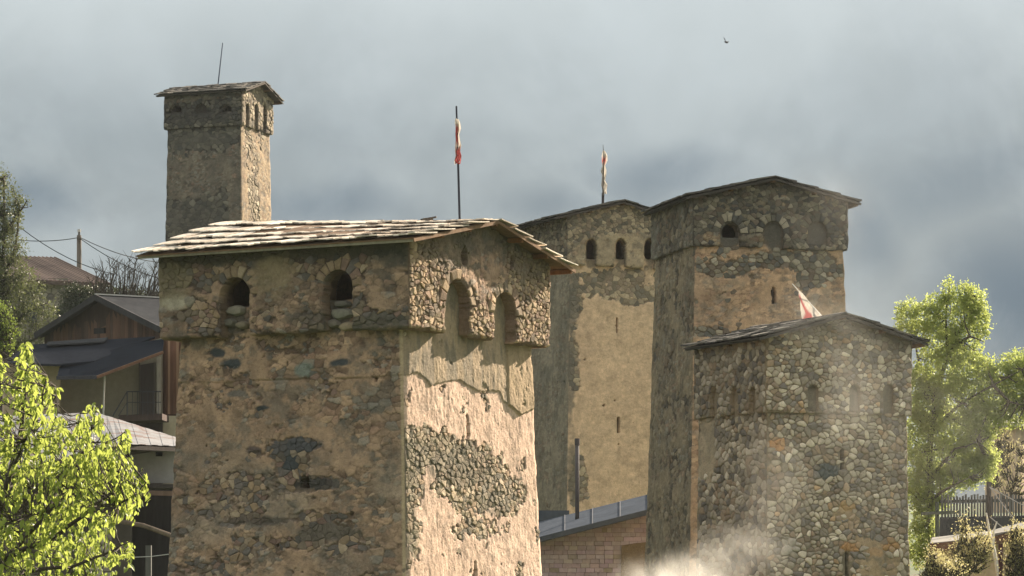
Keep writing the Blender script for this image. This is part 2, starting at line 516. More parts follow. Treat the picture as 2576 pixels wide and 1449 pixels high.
    def shell(s, name, layer, res, rows, thick=0.45):
        """closed masonry shell running round the four faces; rows = None for the crown (follows the gable)"""
        def seg(n): return np.linspace(0, 1, n + 1)[:-1]
        nL = int(s.L / res); nR = int(s.W / res); nb = 6
        face = np.array(['L'] * nL + ['R'] * nR + ['r'] * nb + ['b'] * nb)
        T = np.concatenate([seg(nL), seg(nR), seg(nb), seg(nb)])       # L: far-left -> near corner, R: near -> far right ...
        nC = len(T)
        Sref = np.where(face == 'L', (1 - T) * s.L, np.where(face == 'R', T * s.W, 0))
        top = np.zeros(nC)
        top[face == 'L'] = s.ze; top[face == 'R'] = s.ztop('R', Sref[face == 'R'])
        top[face == 'r'] = s.ze; top[face == 'b'] = s.ztop('R', (1 - T[face == 'b']) * s.W)
        zb = s.zc if layer == 'crown' else s.zg
        if layer == 'crown':
            t = np.linspace(0, 1, int((s.ze - s.zc) / res) + 1)
            zbc = zb + s.ragged(Sref, face)
            Z = zbc[None] + t[:, None] * (top[None] - zbc[None])
        else:
            rows = np.array(rows); k = (rows - rows[0]) / (rows[-1] - rows[0])
            up = sstep(s.zc, rows[-1], rows)[:, None]
            Z = rows[:, None] + up * (top[None] - rows[-1])
        S = np.tile(Sref, (len(Z), 1)); Z = Z.copy()
        H = np.zeros_like(Z); Cc = np.zeros(Z.shape + (3,)); D = np.full(Z.shape, 9.0)
        for fc in 'LR':
            m = face == fc
            s_, z_ = S[:, m], Z[:, m]; d = s.sdf(fc, layer, s_, z_)
            if (d < 8).any():
                e = 0.01
                gx = (s.sdf(fc, layer, s_ + e, z_) - s.sdf(fc, layer, s_ - e, z_)) / (2 * e)
                gz = (s.sdf(fc, layer, s_, z_ + e) - s.sdf(fc, layer, s_, z_ - e)) / (2 * e)
                near = (np.abs(d) < res * .62)
                s2 = np.where(near, s_ - d * gx, s_); z2 = np.where(near, z_ - d * gz, z_)
                edge = (T[m] == 0)[None]; s_ = np.where(edge, s_, np.clip(s2, 0, 99)); z_ = z2
                S[:, m] = s_; Z[:, m] = z_
            D[:, m] = d
            h, c = s.surf(fc, layer, s_, z_)
            H[:, m] = h; Cc[:, m] = c
        hc = 0.022 * (fbm(Z * 3.5, Z * 0 + 3, 91, 3) - .5) * 2 + 0.01
        near_c = np.where((face == 'L')[None], np.exp(-(np.minimum(S, s.L - S) / .05) ** 2),
                          np.where((face == 'R')[None], np.exp(-(np.minimum(S, s.W - S) / .05) ** 2), 1.0))
        H = H * (1 - near_c) + hc * near_c
        Cc[:, (face == 'r') | (face == 'b')] = s.pal['R', layer][1]
        o = s.o(layer, Z)[..., None]
        c0 = s.C + s.el * s.L - s.er * 0; nsum = [(s.nl + s.el), (s.nl + s.nr), (s.nr + s.er), (s.er + s.el)]
        K0 = s.C + s.el * s.L + nsum[0] * o; K1 = s.C + nsum[1] * o; K2 = s.C + s.er * s.W + nsum[2] * o
        K3 = s.C + s.er * s.W + s.el * s.L + nsum[3] * o
        P = np.zeros(Z.shape + (3,)); N = np.zeros(Z.shape + (3,))
        tt = {'L': 1 - S / s.L, 'R': S / s.W}
        for fc, A, B, n, ns in (('L', K0, K1, s.nl, nsum[0]), ('R', K1, K2, s.nr, nsum[1]), ('r', K2, K3, s.er, nsum[2]), ('b', K3, K0, s.el, nsum[3])):
            m = face == fc
            t_ = (tt[fc][:, m] if fc in tt else np.tile(T[m], (len(Z), 1)))[..., None]
            P[:, m] = A[:, m] * (1 - t_) + B[:, m] * t_; N[:, m] = n
            k = np.where(m)[0][0]; N[:, k] = ns
        P = P + N * H[..., None]; P[..., 2] = Z
        nRw = len(Z)
        ctr = lambda A: (A[:-1] + A[1:] + np.roll(A, -1, 1)[:-1] + np.roll(A, -1, 1)[1:]) / 4
        keep = (D[:-1] > 0.0).astype(int) + (D[1:] > 0) + (np.roll(D, -1, 1)[:-1] > 0) + (np.roll(D, -1, 1)[1:] > 0) >= 3
        idx = np.arange(nRw * nC).reshape(nRw, nC)
        nx = np.roll(idx, -1, 1)
        q = np.stack([idx[:-1], nx[:-1], nx[1:], idx[1:]], -1)[keep]
        V = P.reshape(-1, 3); VC = Cc.reshape(-1, 3)
        faces = q.tolist(); extra_v = []; extra_c = []; mp = {}
        Nn = N.reshape(-1, 3)
        def inner(i):
            if i not in mp:
                mp[i] = len(V) + len(extra_v); extra_v.append(V[i] - Nn[i] / max(1, np.linalg.norm(Nn[i])) * thick); extra_c.append(np.array(s.pal['L', 'body'][1]) * .8)
            return mp[i]
        kp = keep
        rr, cc_ = np.where(kp)
        for r_, c_ in zip(rr.tolist(), cc_.tolist()):
            a, b, c2, d2 = idx[r_, c_], nx[r_, c_], nx[r_ + 1, c_], idx[r_ + 1, c_]
            if (r_ == 0 and layer == 'crown') or (r_ > 0 and not kp[r_ - 1, c_]): faces.append((b, a, inner(a), inner(b)))
            if r_ < nRw - 2 and not kp[r_ + 1, c_]: faces.append((d2, c2, inner(c2), inner(d2)))
            if not kp[r_, c_ - 1]: faces.append((a, d2, inner(d2), inner(a)))
            if not kp[r_, (c_ + 1) % nC]: faces.append((c2, b, inner(b), inner(c2)))
        if extra_v: V = np.concatenate([V, extra_v]); VC = np.concatenate([VC, extra_c])
        faces = [tuple(int(x) for x in f) for f in faces]
        return mesh_obj(name, V, faces, M_WALL, s.root, col=VC, smooth=True)

    def lay(s, face, layer, z0, z1, sx, sz, palette, hgt=(.02, .055), joint=.012, seed=1, drop=.14, jit=.38, rag=0.5, cover=None, zmin_vis=None, wts=None, tilt=.12, rd=.12):
        """stones showing in the wall face"""
        W = s.L if face == 'L' else s.W
        rg = random.Random(seed)
        vis = abs((s.nl if face == 'L' else s.nr)[1])
        todo = []
        for A in s.arches.get((face, layer), []):              # wedge stones round each arch
            c, zb, zt, hw = A
            if hw < .1: continue
            zs = zt - hw * 1.15; n = 9 if hw > .2 else 7
            th = min(.26, hw * .85)
            for k in range(n):
                a0 = math.pi * (k + .04) / n; a1 = math.pi * (k + .96) / n; r1 = hw + th * rg.uniform(.75, 1.1); r0 = hw + .015
                todo.append(([(c - math.cos(a) * r, zs + math.sin(a) * r * 1.12) for a, r in ((a0, r0), (a0, r1), (a1, r1), (a1, r0))], True))
        for p, P in cells(W, z0, z1, sx, sz, jit, drop, seed): todo.append((P, False))
        for P, vous in todo:
            cx = sum(p[0] for p in P) / len(P); cz = sum(p[1] for p in P) / len(P)
            if not vous:
                if float(s.sdf(face, layer, np.array(cx), np.array(cz))) < .03: continue
                skip = False
                for (c, zb, zt, hw) in s.arches.get((face, layer), []):
                    zs = zt - hw * 1.15
                    if hw >= .1 and cz > zs - .03 and math.hypot(cx - c, cz - zs) < hw + min(.26, hw * .85) * 1.0: skip = True
                if skip: continue
            if cz > float(s.ztop(face, cx)) - .06: continue
            if layer == 'crown' and cz < s.zc + float(s.ragged(np.array(cx), face)) + .03: continue
            f = float(s.field(face, layer, np.array(cx), np.array(cz)))
            hb = 0.03 * (float(fbm(np.array(cx * 1.1), np.array(cz * 1.1), 41, 3)) - .5) * 2
            h1 = rg.uniform(*hgt)
            if vous: h1 += .012
            if f > 0.0 and h1 < s.thick + .003 + f * .06: continue
            Q = round_poly(P, joint * rg.uniform(.5, 1.5), not vous, rg, rd)
            if Q is None: continue
            
            Q = np.array(Q)
            ar = poly_area(Q.tolist())
            if ar < 0.0012: continue
            d = s.sdf(face, layer, Q[:, 0], Q[:, 1])
            if (d < 0).any():
                for _ in range(2):
                    e = .01; gx = (s.sdf(face, layer, Q[:, 0] + e, Q[:, 1]) - s.sdf(face, layer, Q[:, 0] - e, Q[:, 1])) / (2 * e)
                    gz = (s.sdf(face, layer, Q[:, 0], Q[:, 1] + e) - s.sdf(face, layer, Q[:, 0], Q[:, 1] - e)) / (2 * e)
                    d = s.sdf(face, layer, Q[:, 0], Q[:, 1]); mv = np.where(d < .0, -d + .004, 0)
                    Q[:, 0] += gx * mv; Q[:, 1] += gz * mv
            zt_ = s.ztop(face, Q[:, 0]) - .03; Q[:, 1] = np.minimum(Q[:, 1], zt_)
            ctr = Q.mean(0)
            tx, tz = rg.uniform(-tilt, tilt) / sx * .1, rg.uniform(-tilt, tilt) / sz * .07
            def H(q, h): return hb + h + (q[:, 0] - ctr[0]) * tx + (q[:, 1] - ctr[1]) * tz
            k2 = rg.uniform(.62, .84); Q2 = ctr + (Q - ctr) * k2 + np.array([rg.uniform(-.008, .008), rg.uniform(-.008, .008)])
            n = len(Q)
            rj = np.array([rg.uniform(-rag, rag) * .008 for _ in range(n)])
            V = np.concatenate([s.pos(face, layer, Q[:, 0], Q[:, 1], np.full(n, hb - .03)),
                                s.pos(face, layer, Q[:, 0], Q[:, 1], H(Q, h1 * .55) + rj),
                                s.pos(face, layer, Q2[:, 0], Q2[:, 1], H(Q2, h1) + rj),
                                s.pos(face, layer, ctr[None, 0], ctr[None, 1], np.array([hb + h1 * 1.01]))])
            Fc = []
            for i in range(n):
                j = (i + 1) % n
                Fc += [(i, j, n + j, n + i), (n + i, n + j, 2 * n + j, 2 * n + i), (2 * n + i, 2 * n + j, 3 * n)]
            if face == 'L': Fc = [f_[::-1] for f_ in Fc]
            c = np.array(rg.choices(palette, wts)[0]) * rg.uniform(.78, 1.22)
            c = s.tint(face, layer, np.array([cx]), np.array([cz]), c[None])[0]
            if s.stonetint: c = s.stonetint(face, layer, cx, cz, c)
            score = ar * vis
            if zmin_vis is not None and cz < zmin_vis: score *= .01
            if cover and cover(face, cx, cz): score *= .01
            s.stones.append((score, V, Fc, c))
    stonetint = None; smooth = False

    def emit(s, name='stone', keep=300):
        s.stones.sort(key=lambda t: -t[0])
        for sc_, V, Fc, c in s.stones[:keep]:
            mesh_obj(name, V, Fc, M_STONE, s.root, col=c, smooth=s.smooth)
        rest = s.stones[keep:]
        if rest:
            vs, fs, cs, b = [], [], [], 0
            for sc_, V, Fc, c in rest:
                vs.append(V); fs += [tuple(i + b for i in f) for f in Fc]; cs.append(np.tile(c, (len(V), 1))); b += len(V)
            o = mesh_obj('small_stones', np.concatenate(vs), fs, M_STONE, s.root, col=np.concatenate(cs), smooth=s.smooth)
            o['kind'] = 'stuff'

    def roof(s, ovl, ovr, ove, courses, bw, pal, beams=(.14, .09, .05), beamn=5, lift=.035, thick=.028, seed=3, deckc=(.09, .07, .05), rside=1.0, rise=0.0):
        """gabled board roof, ridge parallel to the left face; ovl/ovr = overhang at the far and at the gable end, ove = at the eaves"""
        rg = random.Random(seed)
        s0 = s.out; slope = (s.zr - s.ze) / (s.W / 2)
        a0, a1 = -s0 - ovr, s.L + s0 + ovl                       # along the ridge
        b0, b1 = -s0 - ove, s.W + s0 + ove
        bm = s.W / 2; ztop = s.zr + .01
        def P(a, b, dz=0.0):
            p = s.C + s.el * a + s.er * b; p = p.copy(); p[2] = ztop - abs(b - bm) * slope + dz + rise * max(0, a) / s.L * max(0, 1 - abs(b - bm) / (bm - b0)); return p
        m = MB(); t = .03
        for (ba, bb) in ((b0, bm), (bm, b1)):
            m.hexa([P(a0 + .04, ba + .03 * (ba < bm), 0), P(a1 - .04, ba + .03 * (ba < bm), 0), P(a1 - .04, bb - .03 * (bb > bm), 0), P(a0 + .04, bb - .03 * (bb > bm), 0),
                    P(a0 + .04, ba + .03 * (ba < bm), t), P(a1 - .04, ba + .03 * (ba < bm), t), P(a1 - .04, bb - .03 * (bb > bm), t), P(a0 + .04, bb - .03 * (bb > bm), t)], deckc)
        rf = m.build('roof', M_TIMBER, s.root)
        for side, (be, sgn) in enumerate(((b0, 1), (b1, -1))):
            run = abs(bm - be); ex = run / courses
            wdt = bw * (1.0 if side == 0 else rside)
            for c in range(courses):
                a = a0 - rg.uniform(0, .05)
                while a < a1:
                    ww = wdt * rg.uniform(.65, 1.35); ww = min(ww, a1 + .05 - a)
                    if ww < wdt * .3: break
                    lo = be + sgn * (c * ex - rg.uniform(.0, .06) * ex); hi = be + sgn * min(run, (c + 1) * ex + rg.uniform(.12, .25) * ex)
                    if c == courses - 1: hi = bm + sgn * (-.0)
                    sk_ = rg.uniform(-.03, .03); dz0 = t + .004 + lift * rg.uniform(.85, 1.2) + c * .002; dz1 = t + .006 + rg.uniform(0, .012)
                    tw = rg.uniform(-.007, .007); th = thick * rg.uniform(.7, 1.3)
                    ns = 3; vs = []
                    for k in range(ns + 1):
                        q = k / ns; bb = lo + (hi - lo) * q; dz = dz0 + (dz1 - dz0) * q + .010 * math.sin(q * 3 + a * 5)
                        jj = rg.uniform(-.006, .006)
                        for (aa, tws) in ((a + sk_ * q + jj, tw), (a + ww - .008 + sk_ * q - jj, -tw)):
                            if k == 0: bb2 = bb - sgn * rg.uniform(-.02, .03)
                            else: bb2 = bb
                            vs.append(P(aa, bb2, dz + tws)); vs.append(P(aa, bb2, dz + tws + th))
                    fs = []
                    for k in range(ns):
                        i = k * 4; fs += [(i, i + 2, i + 6, i + 4), (i + 1, i + 5, i + 7, i + 3), (i, i + 4, i + 5, i + 1), (i + 2, i + 3, i + 7, i + 6)]
                    fs += [(0, 1, 3, 2), (ns * 4, ns * 4 + 2, ns * 4 + 3, ns * 4 + 1)]
                    col = np.array(rg.choice(pal)) * rg.uniform(.75, 1.2)
                    mesh_obj('roof_board', vs, fs, M_BOARD, rf, col=col)
                    a += ww
        for k in range(beamn):                                   # purlins that carry the overhang
            b = b0 + .12 + (b1 - b0 - .24) * k / (beamn - 1)
            mb = MB(); h = .10
            h = h if k else .055; mb.beam(P(a0 + .07, b, -h / 2 - .004), P(a1 - .05, b, -h / 2 - .004), .09, h, c=(np.array(beams) if k else np.array(pal[0]) * .55) * rg.uniform(.8, 1.2))
            mb.build('purlin', M_TIMBER, rf)
        for aa in (a0 + .03,):
            for (ba, bb) in ((b0, bm), (bm, b1)):
                mb = MB(); mb.beam(P(aa, ba, -.02), P(aa, bb, -.02), .03, .07, c=np.array(deckc) * 1.2); mb.build('verge_board', M_TIMBER, rf)
        s.P = P; s.rng = (a0, a1, b0, b1, bm); s.rf = rf
        return rf

    extra = None
    rub = {}
    def setup(s, **k):
        for a, b in k.items(): setattr(s, a, b)


def zrows(zg, zv, zt, res):
    return list(np.linspace(zg, zv, 5)[:-1]) + list(np.linspace(zv, zt, int((zt - zv) / res) + 1))


def slit(t, face, px, y0, y1, wpx, layer='body'):
    a, zt = t.inv(face, px, y0, layer); _, zb = t.inv(face, px, y1, layer)
    b, _ = t.inv(face, px + wpx / 2, y0, layer)
    t.arches[face, layer].append((a, zb, zt, max(abs(b - a), .02)))


GREY = [(0.187, 0.162, 0.120), (0.143, 0.122, 0.095), (0.242, 0.206, 0.146), (0.110, 0.098, 0.077), (0.286, 0.240, 0.172), (0.176, 0.137, 0.095)]

# ---- the big near tower
A = Tower('stone_tower', 1015, 58.0, 29, 5.77, 5.56, -3.2, 4.79, .036,
          'large tan stone tower in front with pale board roof and sunlit right face', outset=.33,
          z_crown=4.79, z_eave=6.75, z_ridge=7.33, taper=.07)
A.cb = {}
A.thick = .034
tanA, brn, stn, mor = (.40, .315, .20), (.265, .205, .128), (.14, .135, .10), (.105, .085, .055)
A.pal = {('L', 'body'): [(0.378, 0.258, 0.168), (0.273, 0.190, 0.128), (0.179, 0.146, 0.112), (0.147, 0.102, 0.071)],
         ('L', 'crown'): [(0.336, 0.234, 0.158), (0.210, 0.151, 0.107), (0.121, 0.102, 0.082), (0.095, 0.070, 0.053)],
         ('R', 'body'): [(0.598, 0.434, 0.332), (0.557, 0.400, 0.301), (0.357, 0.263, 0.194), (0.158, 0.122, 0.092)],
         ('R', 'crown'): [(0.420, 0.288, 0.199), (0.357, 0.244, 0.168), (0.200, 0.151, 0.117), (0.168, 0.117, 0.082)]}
A.fld = {('L', 'body'): (.22, .9, 2.2, 3.6, 3), ('L', 'crown'): (-.02, .9, 1.9, 2.6, 8),
         ('R', 'body'): (.42, .95, 2.4, 2.4, 13), ('R', 'crown'): (-.22, .7, 2.0, 2.0, 23)}
A.streak = {('R', 'body'): (1.6, .8), ('R', 'crown'): (1.4, .8)}
A.rub = {('L', 'body'): 1.0, ('L', 'crown'): 1.0, ('R', 'crown'): .9, ('R', 'body'): .28}
A.rough = {('R', 'body'): .016, ('L', 'body'): .013, ('L', 'crown'): .02, ('R', 'crown'): .022}
A.arch('L', 'crown', 592, 698, 842, 74, True); A.arch('L', 'crown', 851, 679, 838, 72, True)
A.arch('R', 'crown', 1150, 703, 850, 60, True); A.arch('R', 'crown', 1269, 735, 880, 54, True)
A.arch('L', 'body', 598, 698, 772, 70); A.arch('L', 'body', 857, 680, 756, 68)
for c in ((592, 800, 40, 50, (.09, .08, .062)), (851, 790, 38, 52, (.09, .08, .062))): A.cblob('L', 'body', *c, .8)  # recess shade painted on the wall behind the two left arches
slit(A, 'R', 1172, 1040, 1104, 7); slit(A, 'R', 1192, 1410, 1470, 7)
slit(A, 'R', 1165, 625, 668, 14, 'crown'); slit(A, 'R', 1286, 640, 672, 12, 'crown')
for px, py, r_ in ((522, 1122, 4), (885, 1292, 6), (948, 955, 5), (905, 1100, 4), (768, 1213, 15), (497, 1240, 3), (1010, 1385, 5), (700, 1372, 4), (1188, 1290, 3)):
    slit(A, 'L' if px < 1010 else 'R', px, py - r_, py + r_, 1.6 * r_)
for b in ((430, 765, 45, 28, 1.2), (690, 700, 60, 55, .7), (960, 730, 60, 55, .7), (470, 700, 50, 30, -.5), (700, 820, 60, 25, .3), (600, 640, 200, 25, -.6), (900, 800, 120, 30, -.5)): A.blob('L', 'crown', *b)
for b in ((740, 1130, 70, 30, -.8), (730, 1170, 40, 40, -.8), (790, 1215, 70, 22, -.9), (640, 1300, 200, 25, -.4), (560, 900, 90, 30, .3), (950, 1020, 90, 90, .9),
          (960, 1250, 80, 150, .6), (700, 900, 200, 35, .2), (520, 1150, 80, 100, .25), (600, 1230, 110, 40, -.4), (820, 1350, 150, 40, -.4), (880, 870, 90, 20, .3)): A.blob('L', 'body', *b)
for b in ((1060, 1120, 60, 45, -.75), (1130, 1140, 80, 50, -.8), (1190, 1190, 100, 60, -.85), (1250, 1250, 60, 55, -.8), (1130, 1240, 90, 40, -.5),
          (1035, 1200, 34, 90, -.7), (1030, 1330, 30, 90, -.6), (1240, 1330, 80, 20, -.45), (1160, 1310, 60, 30, -.4), (1080, 1275, 50, 34, .5), (1230, 1080, 90, 40, .2)): A.blob('R', 'body', *b)
for b in ((1215, 640, 70, 60, .8), (1212, 740, 30, 60, .35), (1090, 620, 60, 40, .3), (1345, 780, 40, 90, -.5), (1070, 760, 40, 60, -.6)): A.blob('R', 'crown', *b)
SL = (.055, .062, .065)
for c in ((548, 889, 22, 14, SL), (584, 916, 28, 15, SL), (858, 912, 30, 13, SL), (771, 929, 26, 22, (.19, .21, .18)), (664, 1026, 19, 7, SL),
          (745, 1120, 60, 22, (.08, .08, .085)), (730, 1165, 24, 34, SL), (795, 1216, 60, 20, (.06, .055, .05)), (640, 1133, 22, 12, (.11, .08, .07)), (655, 1310, 90, 14, (.12, .095, .075)),
          (820, 1340, 90, 22, (.13, .11, .085)), (600, 990, 30, 10, (.16, .14, .12)), (640, 760, 50, 20, (.16, .12, .10))): A.cblob('L', 'body', *c)
for c in ((440, 762, 40, 26, (.40, .36, .27)), (430, 700, 60, 60, (.20, .165, .105)), (560, 640, 200, 42, (.06, .052, .040)), (900, 622, 210, 40, (.055, .048, .038)), (900, 815, 130, 30, (.09, .085, .065)), (730, 640, 300, 34, (.10, .085, .062)),  # includes eave-line stain, deepened with painted shade under the overhang
          (780, 800, 70, 18, (.12, .10, .08)), (690, 690, 60, 60, (.27, .21, .13)), (1000, 640, 60, 40, (.08, .075, .06))): A.cblob('L', 'crown', *c, .85)
for c in ((1120, 630, 80, 45, (.16, .13, .095)), (1320, 650, 70, 50, (.15, .12, .085)), (1210, 590, 110, 30, (.10, .09, .07))): A.cblob('R', 'crown', *c, .7)
for c in ((1100, 1140, 90, 45, (.20, .175, .125)), (1160, 1180, 100, 40, (.14, .125, .095)), (1245, 1260, 45, 35, (.17, .155, .12)), (1030, 1180, 20, 90, (.14, .13, .09)), (1030, 1330, 20, 90, (.19, .17, .12))): A.cblob('R', 'body', *c, .55)
for c in ((1150, 780, 34, 95, (.30, .235, .155)), (1269, 810, 32, 90, (.27, .21, .14))): A.cblob('R', 'body', *c, .8)  # darker arch backs: shade of the recesses put into the colour
edge = np.array([A.inv('R', px, py) for px, py in ((1012, 950), (1040, 938), (1058, 948), (1078, 972), (1110, 962), (1150, 958), (1195, 985), (1252, 985), (1262, 1010), (1288, 1032), (1303, 1046), (1332, 1032))])
crL = np.array([A.inv('L', px, py) for px, py in ((1014, 945), (900, 952), (740, 955), (600, 960), (455, 963))])
def exA(face, layer, S, Z, h, col):
    if layer == 'body' and face == 'R':
        ze = np.interp(S, edge[:, 0], edge[:, 1]) + .05 * (fbm(S * 6, Z * 0, 5, 3) - .5)
        m = sstep(0, .03, Z - ze); strip = sstep(4.32, 4.36, S)
        h = h + m * (.035 + .03 * strip)
        t = fbm(S * 4, Z * 1.2, 15, 4)[..., None]
        old = lerp(np.array((.30, .235, .15)), np.array((.17, .15, .105)), sstep(.4, .62, t))
        old = old * (1 - strip[..., None]) + np.array((.33, .25, .15)) * (.8 + .4 * t) * strip[..., None]
        col = col * (1 - m[..., None] * .85) + old * m[..., None] * .85
        cr = np.exp(-((S - 4.34) / .015) ** 2) * m; h = h - cr * .05
    if layer == 'body' and face == 'L':
        ze = np.interp(S, crL[:, 0], crL[:, 1]) + .05 * (fbm(S * 4, Z * 0, 6, 3) - .5)
        h = h + .022 * sstep(0, .02, Z - ze) - .03 * np.exp(-((Z - ze) / .018) ** 2) * (fbm(S * 2, S * 0, 9, 2) > .42)
        g = sstep(3.2, 1.2, Z)[..., None] * sstep(.35, .6, fbm(S * .7, Z * .7, 19, 3))[..., None]
        col = col * (1 - .35 * g) + col.mean(-1, keepdims=True) * np.array((1, .98, .82)) * .35 * g
        cn = sstep(.09, .05, S)[..., None]; col = col * (1 - cn) + np.array((.42, .33, .21)) * cn  # paler strip paints a lit edge along the near corner
    return h, col
A.extra = exA
ra = .021
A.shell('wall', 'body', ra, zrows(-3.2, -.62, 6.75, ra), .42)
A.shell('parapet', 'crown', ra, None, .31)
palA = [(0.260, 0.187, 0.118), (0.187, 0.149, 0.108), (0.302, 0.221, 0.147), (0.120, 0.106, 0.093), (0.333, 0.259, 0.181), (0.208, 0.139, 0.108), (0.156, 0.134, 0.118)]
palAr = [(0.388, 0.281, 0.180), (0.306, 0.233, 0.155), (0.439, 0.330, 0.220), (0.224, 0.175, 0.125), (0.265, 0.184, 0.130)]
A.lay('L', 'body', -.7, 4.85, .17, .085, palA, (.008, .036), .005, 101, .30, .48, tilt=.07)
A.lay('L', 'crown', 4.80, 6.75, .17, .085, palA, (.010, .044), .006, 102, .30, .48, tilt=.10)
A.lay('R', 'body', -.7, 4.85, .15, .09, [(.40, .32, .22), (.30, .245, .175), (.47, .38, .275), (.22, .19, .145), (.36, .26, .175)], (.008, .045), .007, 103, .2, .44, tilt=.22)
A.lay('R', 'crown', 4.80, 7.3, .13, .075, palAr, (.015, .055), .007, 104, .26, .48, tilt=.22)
# large loose stones that block the lower half of the two left openings
for (px, py, wp, hp, c) in ((600, 782, 30, 14, (.24, .22, .17)), (583, 812, 22, 12, (.15, .14, .11)), (615, 818, 20, 12, (.2, .17, .12)), (866, 790, 34, 17, (.21, .20, .16)),
                            (845, 815, 20, 13, (.17, .15, .12)), (880, 822, 26, 13, (.30, .24, .16)), (868, 765, 26, 10, (.14, .13, .11))):
    cs, cz = A.inv('L', px, py); rw, rh = wp / 119 / .87, hp / 119; n = 9
    ang = np.linspace(0, 2 * math.pi, n, endpoint=False) + RNG.uniform(-.15, .15, n); rr = RNG.uniform(.85, 1.1, n)
    V = []
    for (k, hh) in ((.9, -.05), (1, .08), (.72, .17)):
        V.append(A.pos('L', 'body', cs + np.cos(ang) * rr * rw * k, cz + np.sin(ang) * rr * rh * k, np.full(n, hh)))
    V.append(A.pos('L', 'body', np.array([cs]), np.array([cz]), np.array([.19])))
    Fc = [f[::-1] for i in range(n) for f in ((i, (i + 1) % n, n + (i + 1) % n, n + i), (n + i, n + (i + 1) % n, 2 * n + (i + 1) % n, 2 * n + i), (2 * n + i, 2 * n + (i + 1) % n, 3 * n))]
    A.stones.append((9, np.concatenate(V), Fc, np.array(c)))
A.emit()
silver = [(.60, .53, .45), (.56, .49, .41), (.63, .57, .49), (.51, .45, .37), (.58, .52, .44), (.44, .38, .31)]
A.roof(.34, .45, .50, 5, .17, silver, beams=(.20, .10, .05), beamn=7, seed=5, rise=.33, deckc=(.16, .10, .06), rside=1.5, lift=.075, thick=.024)

# ---- far tall tower on the left
B = Tower('stone_tower', 605, 140.0, 21, 4.15, 3.3, -1.6, 21.9, .018,
          'tall dark slender tower behind the pale roof at far left with whip antenna', outset=.15, z_crown=22.0, z_eave=23.85, z_ridge=24.40, taper=.15)
B.cb = {}
B.thick = .03
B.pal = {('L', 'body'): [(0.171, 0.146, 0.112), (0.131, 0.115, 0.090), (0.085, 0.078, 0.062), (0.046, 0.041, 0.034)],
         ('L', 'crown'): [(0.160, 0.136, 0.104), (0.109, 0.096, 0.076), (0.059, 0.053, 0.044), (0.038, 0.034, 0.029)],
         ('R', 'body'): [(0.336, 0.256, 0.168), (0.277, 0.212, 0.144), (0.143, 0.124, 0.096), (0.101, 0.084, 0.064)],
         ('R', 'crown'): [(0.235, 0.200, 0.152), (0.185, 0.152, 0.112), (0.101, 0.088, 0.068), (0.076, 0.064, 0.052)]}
B.fld = {('L', 'body'): (-.25, .7, .9, 1.1, 33), ('L', 'crown'): (-.2, .5, 1.0, 1.6, 38),
         ('R', 'body'): (-.1, .6, 1.2, .8, 43), ('R', 'crown'): (.1, .5, 1.3, 1.3, 53)}
B.rub = {('L', 'body'): .9, ('L', 'crown'): 1.0, ('R', 'body'): .8, ('R', 'crown'): .6}
B.streak = {}; B.rough = {}
for b in ((500, 440, 100, 60, .9), (590, 470, 20, 110, .9), (500, 350, 100, 28, -.9), (480, 545, 90, 45, -.8)): B.blob('L', 'body', *b)
for b in ((670, 480, 14, 120, 1.2), (612, 480, 8, 120, .8)): B.blob('R', 'body', *b)
for b in ((500, 248, 100, 12, .9), (500, 295, 100, 25, -.9)): B.blob('L', 'crown', *b)
for c in ((500, 292, 110, 26, (.055, .053, .05)),): B.cblob('L', 'crown', *c, .7)
for c in ((500, 350, 100, 24, (.10, .095, .08)), (480, 548, 90, 45, (.085, .08, .07))): B.cblob('L', 'body', *c, .6)
for px in (442, 506, 568): B.arch('L', 'crown', px, 262, 285, 30)
for px in (621, 643, 665): B.arch('R', 'crown', px, 262, 325, 9, True)
for px in (442, 568): B.arch('L', 'body', px + 4, 264, 276, 24)
B.shell('wall', 'body', .05, zrows(-1.6, 15, 23.85, .05), .4)
B.shell('parapet', 'crown', .04, None, .17)
palB = [(0.106, 0.100, 0.081), (0.081, 0.078, 0.066), (0.131, 0.122, 0.097), (0.062, 0.062, 0.056), (0.150, 0.141, 0.112)]
palBr = [(0.320, 0.266, 0.190), (0.260, 0.214, 0.157), (0.400, 0.342, 0.257), (0.200, 0.166, 0.123)]
B.lay('L', 'body', 15, 22.0, .26, .15, palB, (.012, .05), .010, 201, .3, .48)
B.lay('L', 'crown', 22.0, 23.85, .26, .16, palB, (.02, .07), .014, 202)
B.lay('R', 'body', 15, 22.0, .22, .17, palBr, (.012, .05), .010, 203, .3, .48)
B.lay('R', 'crown', 22.0, 24.4, .22, .18, palBr, (.02, .07), .014, 204)
B.emit()
dk = [(.08, .075, .065), (.105, .098, .085), (.07, .066, .06), (.13, .118, .10), (.055, .053, .05)]
B.roof(.36, .45, .38, 4, .34, dk, seed=8, deckc=(.07, .06, .05), rside=1.3, beamn=4, thick=.05, lift=.06)

